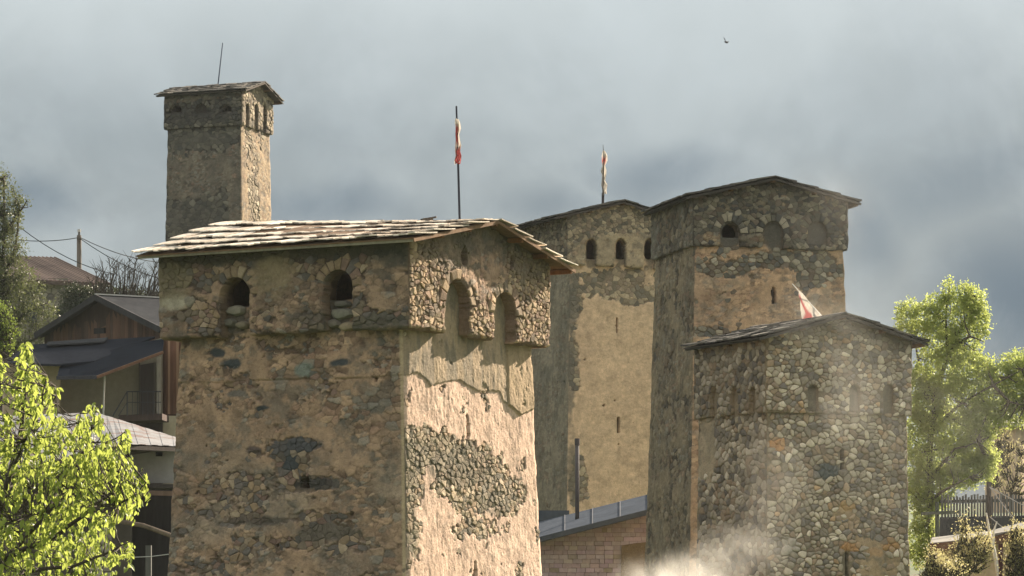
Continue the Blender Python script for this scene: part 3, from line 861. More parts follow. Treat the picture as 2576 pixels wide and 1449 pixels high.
# ---- middle tower with the wrapped flag
Cc_ = Tower('stone_tower', 1434, 105.0, 66, 4.1, 4.15, -2.6, 11.2, .022,
            'tan plastered tower in the middle with three arched openings under dark roof', outset=.22, z_crown=11.15, z_eave=13.08, z_ridge=13.62, taper=.08)
T2 = Cc_; T2.cb = {}
T2.thick = .028
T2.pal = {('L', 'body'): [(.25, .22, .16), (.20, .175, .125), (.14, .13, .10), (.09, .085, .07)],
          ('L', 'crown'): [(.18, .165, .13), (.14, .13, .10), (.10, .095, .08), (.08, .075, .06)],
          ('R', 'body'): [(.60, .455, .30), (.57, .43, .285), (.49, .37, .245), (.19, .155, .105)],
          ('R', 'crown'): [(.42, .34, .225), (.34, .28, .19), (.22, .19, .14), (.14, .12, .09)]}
T2.fld = {('L', 'body'): (.35, .6, .9, 1.1, 63), ('L', 'crown'): (-.2, .5, 1.0, 1.3, 68),
          ('R', 'body'): (.95, .85, 1.8, 2.2, 73), ('R', 'crown'): (.02, .7, 1.9, 2.2, 83)}
T2.rub = {('L', 'body'): .5, ('L', 'crown'): 1.0, ('R', 'body'): .12, ('R', 'crown'): .6}
T2.streak = {('L', 'body'): (1.5, .5)}; T2.rough = {('R', 'body'): .006, ('L', 'body'): .010}
for b in ((1560, 700, 120, 28, -1.5), (1600, 745, 80, 25, -1.3), (1442, 760, 26, 60, -1.8), (1440, 900, 16, 80, -1.6), (1450, 960, 14, 30, -1.2), (1455, 1210, 26, 80, -1.7), (1500, 735, 40, 25, -1.0)): T2.blob('R', 'body', *b)
for b in ((1570, 625, 110, 40, .8), (1560, 560, 120, 25, -.7)): T2.blob('R', 'crown', *b)
for c in ((1437, 760, 18, 90, (.12, .12, .10)), (1436, 950, 12, 110, (.14, .135, .11)), (1440, 1190, 16, 90, (.15, .14, .11))): T2.cblob('R', 'body', *c, .75)
for px in (1487, 1561, 1634): T2.arch('R', 'crown', px, 600, 664, 30, True)
for px in (1487, 1561, 1634): (T2.arch('R', 'body', px + 1, 603, 652, 27), T2.cblob('R', 'body', px, 640, 18, 40, (.2, .165, .115)))  # wall behind the arches tinted darker, painting in recess shade
slit(T2, 'R', 1551, 796, 838, 5); slit(T2, 'R', 1555, 1048, 1090, 5)
for px, py in ((1518, 1020), (1545, 1008), (1592, 1063), (1470, 905), (1555, 1118), (1447, 936), (1422, 960)): slit(T2, 'R' if px > 1434 else 'L', px, py - 2.5, py + 2.5, 4)
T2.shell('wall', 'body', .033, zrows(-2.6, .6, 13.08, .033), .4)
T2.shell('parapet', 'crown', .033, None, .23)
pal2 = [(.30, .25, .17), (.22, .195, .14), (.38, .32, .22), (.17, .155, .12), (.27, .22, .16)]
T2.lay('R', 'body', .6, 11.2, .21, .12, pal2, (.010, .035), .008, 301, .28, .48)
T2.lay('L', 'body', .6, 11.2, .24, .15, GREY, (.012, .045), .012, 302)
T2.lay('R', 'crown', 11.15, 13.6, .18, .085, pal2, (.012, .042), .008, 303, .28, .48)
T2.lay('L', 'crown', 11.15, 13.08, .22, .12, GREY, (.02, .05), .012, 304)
T2.emit()
T2.roof(.3, .3, .62, 5, .26, dk, seed=9, deckc=(.06, .052, .045), rside=1.3, beamn=5, thick=.05, lift=.05)

# ---- right tower behind
D3 = Tower('stone_tower', 1750, 88.0, 75, 4.1, 5.05, -2.2, 9.95, .028,
           'broad slate crowned tower at right with three arches, behind the leaning flag', outset=.12, z_crown=9.95, z_eave=11.55, z_ridge=12.15, taper=.05)
D3.cb = {}
D3.thick = .03
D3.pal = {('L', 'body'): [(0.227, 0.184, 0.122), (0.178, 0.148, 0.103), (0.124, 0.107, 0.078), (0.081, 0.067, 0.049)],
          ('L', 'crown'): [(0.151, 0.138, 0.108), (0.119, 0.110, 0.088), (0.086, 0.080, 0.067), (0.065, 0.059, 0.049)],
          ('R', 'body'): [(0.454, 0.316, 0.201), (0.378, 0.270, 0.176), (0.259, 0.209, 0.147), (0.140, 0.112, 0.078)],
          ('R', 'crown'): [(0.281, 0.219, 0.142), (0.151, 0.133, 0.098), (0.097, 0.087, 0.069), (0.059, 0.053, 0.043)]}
D3.fld = {('L', 'body'): (.18, .8, 2.2, 1.6, 93), ('L', 'crown'): (.05, .7, 1.8, 1.2, 98),
          ('R', 'body'): (.35, .95, 2.0, 2.6, 103), ('R', 'crown'): (-.28, .7, 1.8, 2.2, 113)}
D3.rub = {('L', 'body'): .7, ('L', 'crown'): .8, ('R', 'body'): .75, ('R', 'crown'): 1.0}
D3.streak = {('L', 'body'): (1.5, .5)}; D3.rough = {('L', 'body'): .02}
for b in ((1810, 597, 45, 18, 1.4), (1900, 600, 30, 14, .7)): D3.blob('R', 'crown', *b)
for b in ((1830, 680, 110, 20, -.5), (2000, 660, 120, 22, -1.0), (2060, 690, 60, 30, -.6), (1780, 835, 40, 14, -1.0), (1960, 830, 60, 12, -.6), (1860, 850, 80, 14, -.6), (2100, 745, 40, 60, .6), (1900, 760, 90, 40, .35)): D3.blob('R', 'body', *b)
for px in (1836, 1945, 2056): D3.arch('R', 'crown', px, 557, 614, 50, px < 2000)
D3.arch('R', 'body', 1838, 562, 598, 44)
for px in (1838, 1945, 2056): D3.cblob('R', 'body', px, 590, 32, 40, (.10, .095, .08)); D3.blob('R', 'body', px, 590, 34, 40, -1.5)  # bare stone in the arches, tinted dark as painted recess shade
slit(D3, 'R', 1946, 720, 765, 10); slit(D3, 'R', 1789, 790, 798, 4); slit(D3, 'R', 1701, 700, 706, 5)
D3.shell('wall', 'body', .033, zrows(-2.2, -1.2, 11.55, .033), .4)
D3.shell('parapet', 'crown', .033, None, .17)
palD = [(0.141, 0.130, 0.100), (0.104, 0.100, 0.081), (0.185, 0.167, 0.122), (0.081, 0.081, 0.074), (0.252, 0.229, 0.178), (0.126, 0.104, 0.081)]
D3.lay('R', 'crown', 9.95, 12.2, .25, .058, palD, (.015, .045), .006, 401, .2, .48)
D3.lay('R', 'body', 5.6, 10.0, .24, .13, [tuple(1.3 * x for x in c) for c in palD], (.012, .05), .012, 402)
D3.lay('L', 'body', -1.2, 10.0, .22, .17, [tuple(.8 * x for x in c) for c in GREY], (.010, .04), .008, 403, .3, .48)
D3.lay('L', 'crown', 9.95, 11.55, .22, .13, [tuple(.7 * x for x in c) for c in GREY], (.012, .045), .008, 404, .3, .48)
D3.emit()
D3.roof(.05, .35, .34, 4, .30, dk, seed=12, deckc=(.05, .045, .04), rside=1.2, beamn=5, thick=.05, lift=.06)

# ---- right tower in front, bare cobbles
E4 = Tower('stone_tower', 1930, 76.0, 66, 4.0, 4.50, -1.8, 4.05, .012,
           'low tower of bare grey cobbles at right behind drifting smoke', outset=.11, z_crown=3.98, z_eave=6.12, z_ridge=6.72, taper=.04)
E4.cb = {}
E4.smooth = True
E4.thick = .02
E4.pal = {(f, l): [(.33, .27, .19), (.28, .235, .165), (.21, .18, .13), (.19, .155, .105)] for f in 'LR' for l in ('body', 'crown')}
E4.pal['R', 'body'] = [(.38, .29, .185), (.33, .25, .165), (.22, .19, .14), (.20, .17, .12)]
E4.fld = {(f, l): (-.40, .75, 1.8, 2.0, 120) for f in 'LR' for l in ('body', 'crown')}
E4.rub = {('L', 'body'): .3, ('R', 'body'): .3}
E4.streak = {}; E4.rough = {}
for b in ((2190, 1390, 70, 50, .45), (2230, 1420, 60, 40, .4), (2120, 1300, 40, 20, .3)): E4.blob('R', 'body', *b)
for b in ((1780, 1120, 22, 110, 1.0),): E4.blob('L', 'body', *b)
for c in ((1955, 1119, 24, 15, (.46, .25, .10)), (2130, 1275, 26, 14, (.38, .26, .13)), (2140, 1375, 24, 14, (.40, .24, .11)), (2240, 1370, 24, 14, (.40, .25, .12)), (2200, 1390, 22, 12, (.38, .26, .15)),
          (2080, 1185, 40, 20, (.12, .13, .125)), (1990, 1370, 22, 24, (.42, .38, .32))): E4.cblob('R', 'body', *c)
for c in ((2150, 825, 170, 20, (.13, .12, .09)), (2270, 870, 50, 20, (.12, .105, .08))): E4.cblob('R', 'crown', *c, .6)
for px in (2045, 2150, 2235): E4.arch('R', 'crown', px, 968, 1034, 26, px == 2235)
for px in (1796, 1848, 1895): E4.arch('L', 'crown', px, 972, 1052, 17, True)
for px in (2045, 2150, 2235): E4.cblob('R', 'body', px, 1000, 20, 42, (.17, .15, .115), .45)  # niche backs tinted darker, a faint painted recess shade
slit(E4, 'R', 2118, 1130, 1182, 9); slit(E4, 'R', 2130, 1388, 1470, 8)
E4.shell('wall', 'body', .034, zrows(-1.8, -1.0, 6.12, .034), .35)
E4.shell('parapet', 'crown', .034, None, .14)
pal4 = [(.40, .35, .27), (.30, .265, .21), (.50, .44, .34), (.21, .19, .165), (.37, .285, .20), (.62, .55, .445), (.43, .30, .18), (.27, .215, .16)]
w4 = [5, 5, 4, 4, 3, 2, .7, 3]
E4.lay('R', 'body', -1.0, 4.05, .175, .112, pal4, (.012, .046), .012, 501, .34, .48, wts=w4, rd=.27)
E4.lay('R', 'crown', 3.98, 6.72, .18, .095, pal4, (.012, .045), .010, 502, .32, .48, wts=w4, rd=.22)
E4.lay('L', 'body', -1.0, 4.05, .20, .135, [tuple(.62 * x for x in c) for c in pal4[:6]], (.012, .045), .011, 503, .30, .48, rd=.2)  # left-face lays reuse the palette darkened, painting in that side's shade
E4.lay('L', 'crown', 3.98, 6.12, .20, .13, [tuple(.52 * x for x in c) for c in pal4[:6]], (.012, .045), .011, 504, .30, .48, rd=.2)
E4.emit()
dk4 = [(.09, .086, .076), (.12, .113, .10), (.075, .072, .066), (.15, .138, .117), (.06, .058, .054)]
E4.roof(.08, .35, .36, 5, .26, dk4, seed=14, deckc=(.06, .055, .05), rside=1.3, beamn=5, thick=.045, lift=.05)

# ------------------------------------------------------------------ ground and far slope
nx_, ny_ = 90, 120
gx = np.concatenate([np.linspace(-420, -120, 20), np.linspace(-100, 100, 50), np.linspace(120, 420, 20)])
gy = np.concatenate([np.linspace(-60, 220, 90), np.linspace(230, 620, 30)])
GX, GY = np.meshgrid(gx, gy)
hill = sstep(125, 240, GY) * 8.5 * (0.7 + .6 * fbm(GX * .01, GY * .01, 7, 3))
GZ = -1.65 - 1.9 * sstep(8, 50, GY) + hill + .3 * (fbm(GX * .08, GY * .08, 3, 4) - .5)
idx = np.arange(GX.size).reshape(GX.shape)
gf = np.stack([idx[:-1, :-1], idx[:-1, 1:], idx[1:, 1:], idx[1:, :-1]], -1).reshape(-1, 4)
tag(mesh_obj('ground', np.stack([GX, GY, GZ], -1).reshape(-1, 3), gf, M_GRASS, smooth=True), 'green village ground rising to a meadow slope behind the towers', kind='structure')
#REST
# ------------------------------------------------------------------ things on the tower roofs
def ridge_point(T, px):
    a0, a1, b0, b1, bm = T.rng
    aa = np.linspace(a0, a1, 400); p = np.array([T.P(a, bm, .05) for a in aa])
    k = int(np.argmin(np.abs(CX + p[:, 0] / p[:, 1] * F_PX - px)))
    return p[k]


def cloth(path, wfun, seed, colfun, depth=.05):
    """a strip of cloth hanging bunched along a path of world points"""
    rg = random.Random(seed); vs = []; cs = []; n = len(path); m = 7
    for k, p in enumerate(path):
        t = k / (n - 1); w_ = wfun(t)
        for j in range(m):
            u = j / (m - 1) * 2 - 1
            vs.append((p[0] + u * w_ + rg.uniform(-.012, .012), p[1] - depth * math.cos(u * 4 + t * 7) - .06, p[2] + rg.uniform(-.015, .015)))
            cs.append(colfun(t, u))
    fs = [(k * m + j, k * m + j + 1, (k + 1) * m + j + 1, (k + 1) * m + j) for k in range(n - 1) for j in range(m - 1)]
    return vs, fs, cs


M_CLOTH = bpy.data.materials.new('flag_cloth'); M_CLOTH.use_nodes = True
_t = NT(M_CLOTH.node_tree); _t.n.clear()
_o = _t.new('ShaderNodeOutputMaterial'); _a = _t.new('ShaderNodeAttribute', attribute_name='col')
_d = _t.new('ShaderNodeBsdfDiffuse'); _tr = _t.new('ShaderNodeBsdfTranslucent'); _m = _t.new('ShaderNodeMixShader'); _m.inputs[0].default_value = .45
_t.l.new(_a.outputs['Color'], _d.inputs[0]); _t.l.new(_a.outputs['Color'], _tr.inputs[0]); _t.l.new(_d.outputs[0], _m.inputs[1]); _t.l.new(_tr.outputs[0], _m.inputs[2]); _t.l.new(_m.outputs[0], _o.inputs[0])
RED, WHT = (.33, .085, .085), (.50, .47, .42)

b = ridge_point(A, 1156)
fl = empty('wrapped_flag', b, 'red and white flag wrapped round a tall dark pole on the near pale board roof', 'flag')
top = at(1148, 267, b[1]); mb = MB(); mb.tube([b - np.array([0, 0, .15]), lerp(b, top, .5), top], [.028, .025, .02], 8, (.03, .032, .045)); mb.build('pole', M_PAINT, fl)
pp = [at(px, py, b[1]) for px, py in ((1149, 300), (1151, 312), (1152, 325), (1150, 340), (1152, 355), (1153, 368), (1151, 380), (1153, 392), (1151, 403), (1152, 413))]
vs, fs, cs = cloth(pp, lambda t: .035 + .022 * math.sin(t * 9) ** 2 + .018 * t, 3, lambda t, u: RED if ((.18 < t < .45 and u < .1) or (t > .62 and u > -.8)) else WHT, .07)
mesh_obj('flag', vs, fs, M_CLOTH, fl, col=cs)
for t_ in (.08, .95):
    q = lerp(pp[0], pp[-1], t_); mb = MB(); mb.tube([q - np.array([0, 0, .02]), q + np.array([0, 0, .02])], .05, 8, (.7, .68, .62)); mb.build('tie', M_PAINT, fl)

b = ridge_point(T2, 1516)
fl = empty('ragged_flag', b, 'ragged white and red flag wound round the short pole on the middle tower roof', 'flag')
mb = MB(); mb.tube([b - np.array([0, 0, .2]), at(1517, 485, b[1])], .055, 8, (.05, .045, .05)); mb.build('post', M_PAINT, fl)
mb = MB(); mb.tube([at(1517, 492, b[1] - .05), at(1519, 400, b[1] - .05), at(1517, 364, b[1] - .05)], [.035, .025, .008], 8, (.12, .11, .10)); mb.build('pole', M_PAINT, fl)
pp = [at(px, py, b[1]) for px, py in ((1519, 380), (1521, 392), (1521, 405), (1519, 418), (1518, 430), (1520, 442), (1518, 455), (1521, 465), (1520, 480), (1522, 488))]
vs, fs, cs = cloth(pp, lambda t: .05 + .08 * math.sin(t * 10) ** 2, 5, lambda t, u: (.40, .10, .10) if (.12 < t < .32 and u < .4) else WHT, .09)
mesh_obj('flag', vs, fs, M_CLOTH, fl, col=cs)

a0, a1, b0, b1, bm = E4.rng
pb = ridge_point(E4, 2075); pb = at(2073, 802, pb[1] + .3); pt = at(1993, 714, pb[1])
fl = empty('leaning_flag', pb, 'white and red flag drooping from a leaning white pole behind the cobble tower roof', 'flag')
mb = MB(); mb.tube([pb + (pb - pt) * .12, pt], [.022, .012], 7, (.75, .73, .68)); mb.build('pole', M_PAINT, fl)
vs, fs, cs = [], [], []; nu, nv = 12, 9
P0, P1 = at(2005, 727, pb[1]), at(2072, 801, pb[1])
for i in range(nu):
    u = i / (nu - 1); pt_ = lerp(P0, P1, u); bot = at(lerp(2012, 2030, u), lerp(760, 822, min(1, u * 1.8)), pb[1])
    for j in range(nv):
        v = j / (nv - 1); q = lerp(pt_, bot, v) + np.array([.02 * math.sin(v * 9 + u * 5), -.10 * math.sin(u * 9 + v * 3) - .05, 0])
        vs.append(q); cs.append(RED if ((.42 < v + .15 * math.sin(u * 4) < .72) or (.42 < u < .60 and v > .25)) else WHT)
fs = [(i * nv + j, i * nv + j + 1, (i + 1) * nv + j + 1, (i + 1) * nv + j) for i in range(nu - 1) for j in range(nv - 1)]
mesh_obj('flag', vs, fs, M_CLOTH, fl, col=cs)

b = ridge_point(B, 547)
mb = MB(); mb.tube([b - np.array([0, 0, .2]), at(560, 108, b[1])], [.035, .022], 6, (.04, .05, .08))
tag(mb.build('whip_antenna', M_PAINT, loc=b), 'thin dark rod leaning up from the roof of the far left tower', 'antenna')

b = ridge_point(A, 1085)
mb = MB(); mb.beam(at(1058, 553, b[1] - .1), at(1098, 546, b[1] - .15), .05, .035, c=(.09, .08, .07)); mb.beam(at(1066, 552, b[1] - .12), at(1088, 550, b[1] - .2), .07, .05, c=(.12, .10, .08))
tag(mb.build('loose_batten', M_TIMBER, loc=b), 'dark loose batten lying on the ridge of the pale board roof', 'plank')

# the bird
bp = at(1827, 106, 90.0)
brd = empty('bird', bp, 'small dark bird gliding high in the misty sky with a long raised wing', 'bird')
vs, fs = [], []
rings = [(-.11, .004), (-.08, .022), (-.02, .034), (.04, .034), (.075, .024), (.10, .018), (.125, .003)]
for k, (x, r_) in enumerate(rings):
    for j in range(8):
        t_ = j * math.pi / 4; vs.append(bp + np.array([x * .55, x * .8 + .0, 0]) + np.array([math.cos(t_) * r_ * .8, -math.cos(t_) * r_ * .55, math.sin(t_) * r_]))
fs = [(k * 8 + j, k * 8 + (j + 1) % 8, (k + 1) * 8 + (j + 1) % 8, (k + 1) * 8 + j) for k in range(len(rings) - 1) for j in range(8)]
mesh_obj('body', vs, fs, M_PAINT, brd, col=(.02, .022, .03), smooth=True)
for nm, pts in (('wing', [(-.01, .03, 0), (-.02, -.05, .01), (-.045, -.05, .10), (-.10, -.02, .175), (-.06, .0, .09)]), ('wing', [(.01, .03, 0), (.02, -.05, .0), (.06, -.05, .02), (.085, -.01, .012), (.05, .02, .01)]),
                ('tail', [(-.05, -.07, 0), (-.09, -.13, .005), (-.07, -.12, 0), (-.05, -.14, -.01), (-.04, -.08, 0)])):
    mb = MB(); mb.slab([bp + np.array(p) for p in pts], .006, (0, .5, -.8), (.025, .027, .035)); mb.build(nm, M_PAINT, brd)


# ------------------------------------------------------------------ houses
def quad(pts): return [at(*p) for p in pts]


def board_wall(parent, x0, x1, Y0, Y1, ytop, ybot, step, cols, seed, name='board', thick=.03, mat=None):
    rg = random.Random(seed); x = x0
    while x < x1:
        wd_ = step * rg.uniform(.75, 1.2); xa, xb = x, min(x + wd_ - .6, x1); yy = lambda q: lerp(Y0, Y1, (q - x0) / (x1 - x0)) - rg.choice((0, .02, .035))
        Ya, Yb = yy(xa), yy(xb)
        mb = MB(); mb.slab([at(xa, ytop(xa), Ya), at(xb, ytop(xb), Yb), at(xb, ybot(xb), Yb), at(xa, ybot(xa), Ya)], thick, c=np.array(rg.choice(cols)) * rg.uniform(.7, 1.3))
        mb.build(name, mat or M_TIMBER, parent); x += wd_


# wooden gabled house behind the near tower
WH = empty('wooden_house', at(250, 1460, 108), 'brown board gabled house with dark sheet roof left of the near tower', 'house')
mb = MB(); mb.slab(quad([(240, 742, 110), (452, 753, 112.6), (600, 838, 109.7), (404, 824, 107)]), .10, (0, 0, -1), (.045, .047, .051)); rf = mb.build('roof', M_FELT, WH)
mb = MB(); mb.slab(quad([(240, 742, 110), (88, 840, 113), (285, 852, 116), (452, 753, 112.6)]), .10, (0, 0, -1), (.05, .05, .055)); mb.build('roof', M_FELT, WH)
mb = MB(); mb.beam(at(240, 740, 109.98), at(452, 751, 112.6), .16, .05, c=(.45, .45, .43)); mb.build('ridge_cap', M_PAINT, rf)
for p, q in (((240, 748, 109.9), (88, 845, 112.9)), ((240, 748, 109.9), (404, 830, 106.9))):
    mb = MB(); mb.beam(at(*p), at(*q), .08, .24, c=(.035, .035, .038)); mb.build('verge_board', M_TIMBER, rf)
mb = MB(); mb.slab(quad([(240, 748, 110.7), (112, 838, 113.3), (112, 900, 113.3), (425, 900, 107.4), (425, 838, 107.4)]), .1, c=(.05, .035, .028)); mb.build('wall', M_TIMBER, WH)
redb = [(.105, .064, .046), (.085, .052, .04), (.125, .074, .052), (.065, .043, .034)]
board_wall(WH, 127, 425, 113.0, 107.2, lambda x: 752 + (abs(x - 243) * (.60 if x < 243 else .48)), lambda x: 884, 8.5, redb, 4)
mb = MB()
w0, w1 = at(112, 1400, 113.4), at(470, 1400, 106.9); rdir = np.array([.77, .64, 0]) * 8
for p_, q_ in ((w1, w1 + rdir), (w1 + rdir, w0 + rdir), (w0 + rdir, w0)):
    p_, q_ = p_.copy(), q_.copy(); mb.slab([p_ + (0, 0, -3), q_ + (0, 0, -3), q_ + (0, 0, 8.7), p_ + (0, 0, 8.7)], .15, c=(.10, .055, .036))
for off in (rdir,):
    mb.slab([w0 + off + (0, 0, 8.6), w1 + off + (0, 0, 8.6), lerp(w0, w1, .42) + off + (0, 0, 10.3)], .15, c=(.10, .055, .036))
mb.build('wall', M_TIMBER, WH)
mb = MB(); mb.slab(quad([(236, 826, 109.6), (262, 824, 109.1), (262, 838, 109.1), (236, 840, 109.6)]), .08, c=(.02, .02, .02)); mb.build('vent', M_TIMBER, WH)
board_wall(WH, 408, 470, 106.6, 106.0, lambda x: 826, lambda x: 1042, 7.5, [(.20, .105, .065), (.24, .13, .08), (.14, .07, .045), (.27, .165, .105)], 6)
mb = MB(); mb.slab(quad([(408, 826, 106.8), (470, 826, 106.2), (470, 1042, 106.2), (408, 1042, 106.8)]), .5, c=(.05, .03, .02)); mb.build('wall', M_TIMBER, WH)
mb = MB(); mb.slab(quad([(408, 1046, 106.4), (470, 1046, 106.2), (470, 1449, 106.2), (408, 1449, 106.4)]), .6, c=(.50, .44, .33)); mb.build('pillar', M_PAINT, WH)
shaded_navy = (.012, .015, .021)  # canopy blue darkened in place of the shade that falls on it
mb = MB(); mb.slab(quad([(10, 912, 103.5), (60, 868, 107), (390, 846, 107), (238, 908, 103.8), (145, 916, 103.6)]), .08, (0, 0, -1), (.020, .023, .030)); mb.build('canopy', M_FELT, WH)
mb = MB(); mb.slab(quad([(120, 863, 106.9), (272, 852, 106.9), (262, 862, 106.2), (118, 870, 106.2)]), .05, (0, 0, 1), (.045, .047, .05)); mb.build('roof_sheet', M_FELT, WH)
mb = MB(); mb.slab(quad([(143, 950, 101.5), (150, 922, 104), (330, 864, 105.8), (412, 852, 105.8), (409, 886, 103.5), (242, 947, 101.5)]), .08, (0, 0, -1), shaded_navy); mb.build('canopy', M_FELT, WH)
mb = MB(); mb.beam(at(410, 886, 103.45), at(243, 949, 101.45), .06, .10, c=(.14, .075, .045)); mb.build('fascia', M_TIMBER, WH)
mb = MB(); mb.beam(at(142, 951, 101.45), at(243, 949, 101.45), .06, .13, c=(.05, .05, .06)); mb.build('fascia', M_TIMBER, WH)
mb = MB(); mb.slab(quad([(-30, 905, 104.6), (150, 905, 104.6), (150, 1100, 104.6), (-30, 1100, 104.6)]), .3, c=(.42, .34, .235)); mb.build('wall', M_PAINT, WH)
mb = MB(); mb.slab(quad([(150, 915, 106.4), (408, 850, 106.4), (408, 1100, 106.4), (150, 1100, 106.4)]), .3, c=(.27, .24, .185)); mb.build('wall', M_PAINT, WH)
mb = MB(); mb.slab(quad([(352, 918, 106.3), (388, 912, 106.3), (388, 1046, 106.3), (352, 1046, 106.3)]), .05, c=(.06, .05, .045)); dr = mb.build('door', M_TIMBER, WH)
for xx in (351, 389):
    mb = MB(); mb.beam(at(xx, 912, 106.25), at(xx, 1046, 106.25), .06, .06, up=(0, 1, 0), c=(.10, .085, .07)); mb.build('frame', M_TIMBER, dr)
mb = MB(); mb.slab(quad([(394, 900, 106.2), (404, 898, 106.2), (404, 1046, 106.2), (394, 1046, 106.2)]), .12, c=(.36, .33, .28)); mb.build('column', M_PAINT, WH)
mb = MB(); mb.tube([at(263, 946, 102.5), at(260, 1040, 102.5), at(260, 1100, 102.5)], .035, 8, (.50, .48, .44)); mb.build('post', M_PAINT, WH)
mb = MB(); mb.slab(quad([(300, 1044, 103.8), (408, 1040, 103.8), (408, 1056, 103.8), (296, 1060, 103.8)]), 2.0, c=(.07, .05, .045)); mb.build('landing', M_TIMBER, WH)
mb = MB()
for k in range(8): mb.slab(quad([(296 - k * 6, 1058 + k * 9, 103.8), (306 - k * 6, 1058 + k * 9, 103.8), (306 - k * 6, 1068 + k * 9, 103.8), (296 - k * 6, 1068 + k * 9, 103.8)]), 1.1, c=(.08, .06, .05))
mb.build('stairs', M_TIMBER, WH)
rl = MB()
rl.tube([at(284, 1046, 103.7), at(320, 985, 103.7), at(406, 985, 103.7)], .026, 6, (.04, .04, .042)); rl.tube([at(298, 1046, 103.7), at(320, 1012, 103.7), at(406, 1012, 103.7)], .018, 6, (.04, .04, .042))
rl = rl.build('railing', M_IRON, WH)
for xx in (320, 333, 346, 359, 372, 385, 398): mb = MB(); mb.tube([at(xx, 985, 103.7), at(xx, 1045, 103.7)], .014 if xx != 320 else .03, 6, (.04, .04, .042)); mb.build('baluster', M_IRON, rl)
mb = MB(); mb.slab(quad([(140, 1058, 106), (408, 1056, 106), (408, 1449, 106), (140, 1449, 106)]), .2, c=(.045, .035, .032)); mb.build('basement', M_TIMBER, WH)

# low house with rusty sheet roof
RH = empty('rusty_roof_house', at(330, 1460, 83), 'low house with pale rust streaked metal roof behind the bright leafy tree', 'house')
M_TIN = plain('rusty_tin', (.19, .193, .20), .6, .3, 1.6, .2, metal=.1, streak=(.45, 1.2, 3), c2=(.12, .06, .042), c2lo=.50, c2hi=.63)
mb = MB(); mb.slab(quad([(-60, 1052, 88), (240, 1040, 88), (452, 1105, 85), (452, 1126, 82.5), (318, 1120, 80.5), (-60, 1205, 79)]), .12, (0, 0, -1), (.07, .06, .055)); rf = mb.build('roof', M_TIMBER, RH)
top_, bot_ = [(-60, 1051, 88), (90, 1045, 88), (240, 1039, 88), (300, 1057, 87.2), (376, 1081, 86.1), (452, 1104, 85)], [(-60, 1205, 79), (80, 1172, 79.4), (230, 1140, 80), (318, 1119, 80.4), (390, 1122, 81.6), (452, 1125, 82.5)]
def along(L, t):
    t = t * (len(L) - 1); k = min(int(t), len(L) - 2); f = t - k; return lerp(at(*L[k]), at(*L[k + 1]), f)
for k in range(22):
    a_, b_ = k / 22, (k + 1.15) / 22; b_ = min(b_, 1)
    up = np.array([0, 0, .012 + .008 * (k % 2)])
    mb = MB(); mb.slab([along(top_, a_) + up, along(top_, b_) + up, along(bot_, b_) + up * 1.6, along(bot_, a_) + up * 1.6], .006, (0, 0, 1)); mb.build('roof_sheet', M_TIN, rf)
mb = MB(); mb.slab(quad([(-60, 1200, 83.5), (330, 1126, 83.5), (330, 1449, 83.5), (-60, 1449, 83.5)]), .2, c=(.10, .09, .08)); mb.build('wall', M_PAINT, RH)
mb = MB(); mb.slab(quad([(330, 1124, 83.3), (452, 1126, 83.3), (452, 1216, 83.3), (330, 1214, 83.3)]), .3, c=(.38, .39, .38)); mb.build('wall', M_PAINT, RH)
mb = MB(); mb.slab(quad([(392, 1137, 83.2), (408, 1137, 83.2), (408, 1148, 83.2), (392, 1148, 83.2)]), .05, c=(.02, .02, .022)); mb.build('vent', M_TIMBER, RH)
mb = MB(); mb.beam(at(327, 1126, 83.1), at(327, 1220, 83.1), .10, .10, up=(0, 1, 0), c=(.04, .03, .028)); mb.build('post', M_TIMBER, RH)
mb = MB(); mb.slab(quad([(300, 1214, 81.6), (452, 1218, 82), (452, 1228, 82), (300, 1226, 81.6)]), 2.0, c=(.05, .045, .042)); mb.build('porch_floor', M_TIMBER, RH)
mb = MB(); mb.beam(at(300, 1238, 81.8), at(452, 1242, 82), .12, .14, c=(.15, .105, .08)); mb.build('beam', M_TIMBER, RH)
mb = MB(); mb.tube([at(290, 1310, 81.8), at(360, 1322, 81.8), at(452, 1355, 82)], .07, 8, (.16, .13, .10)); mb.build('beam', M_TIMBER, RH)
mb = MB(); mb.slab(quad([(200, 1226, 84.6), (452, 1226, 84.6), (452, 1500, 84.6), (200, 1500, 84.6)]), .2, c=(.03, .028, .03)); mb.build('barn_shade_wall', M_TIMBER, RH)  # near-black sheet painted as the unlit depth of the barn
mb = MB(); mb.slab(quad([(366, 1372, 82.6), (380, 1372, 82.6), (380, 1500, 82.6), (366, 1500, 82.6)]), .15, c=(.12, .125, .12)); mb.build('post', M_TIMBER, RH)
mb = MB(); mb.tube([at(330, 1402, 81.7), at(380, 1400, 81.7), at(440, 1392, 81.8)], .012, 5, (.5, .5, .5)); mb.build('wire', M_PAINT, RH)


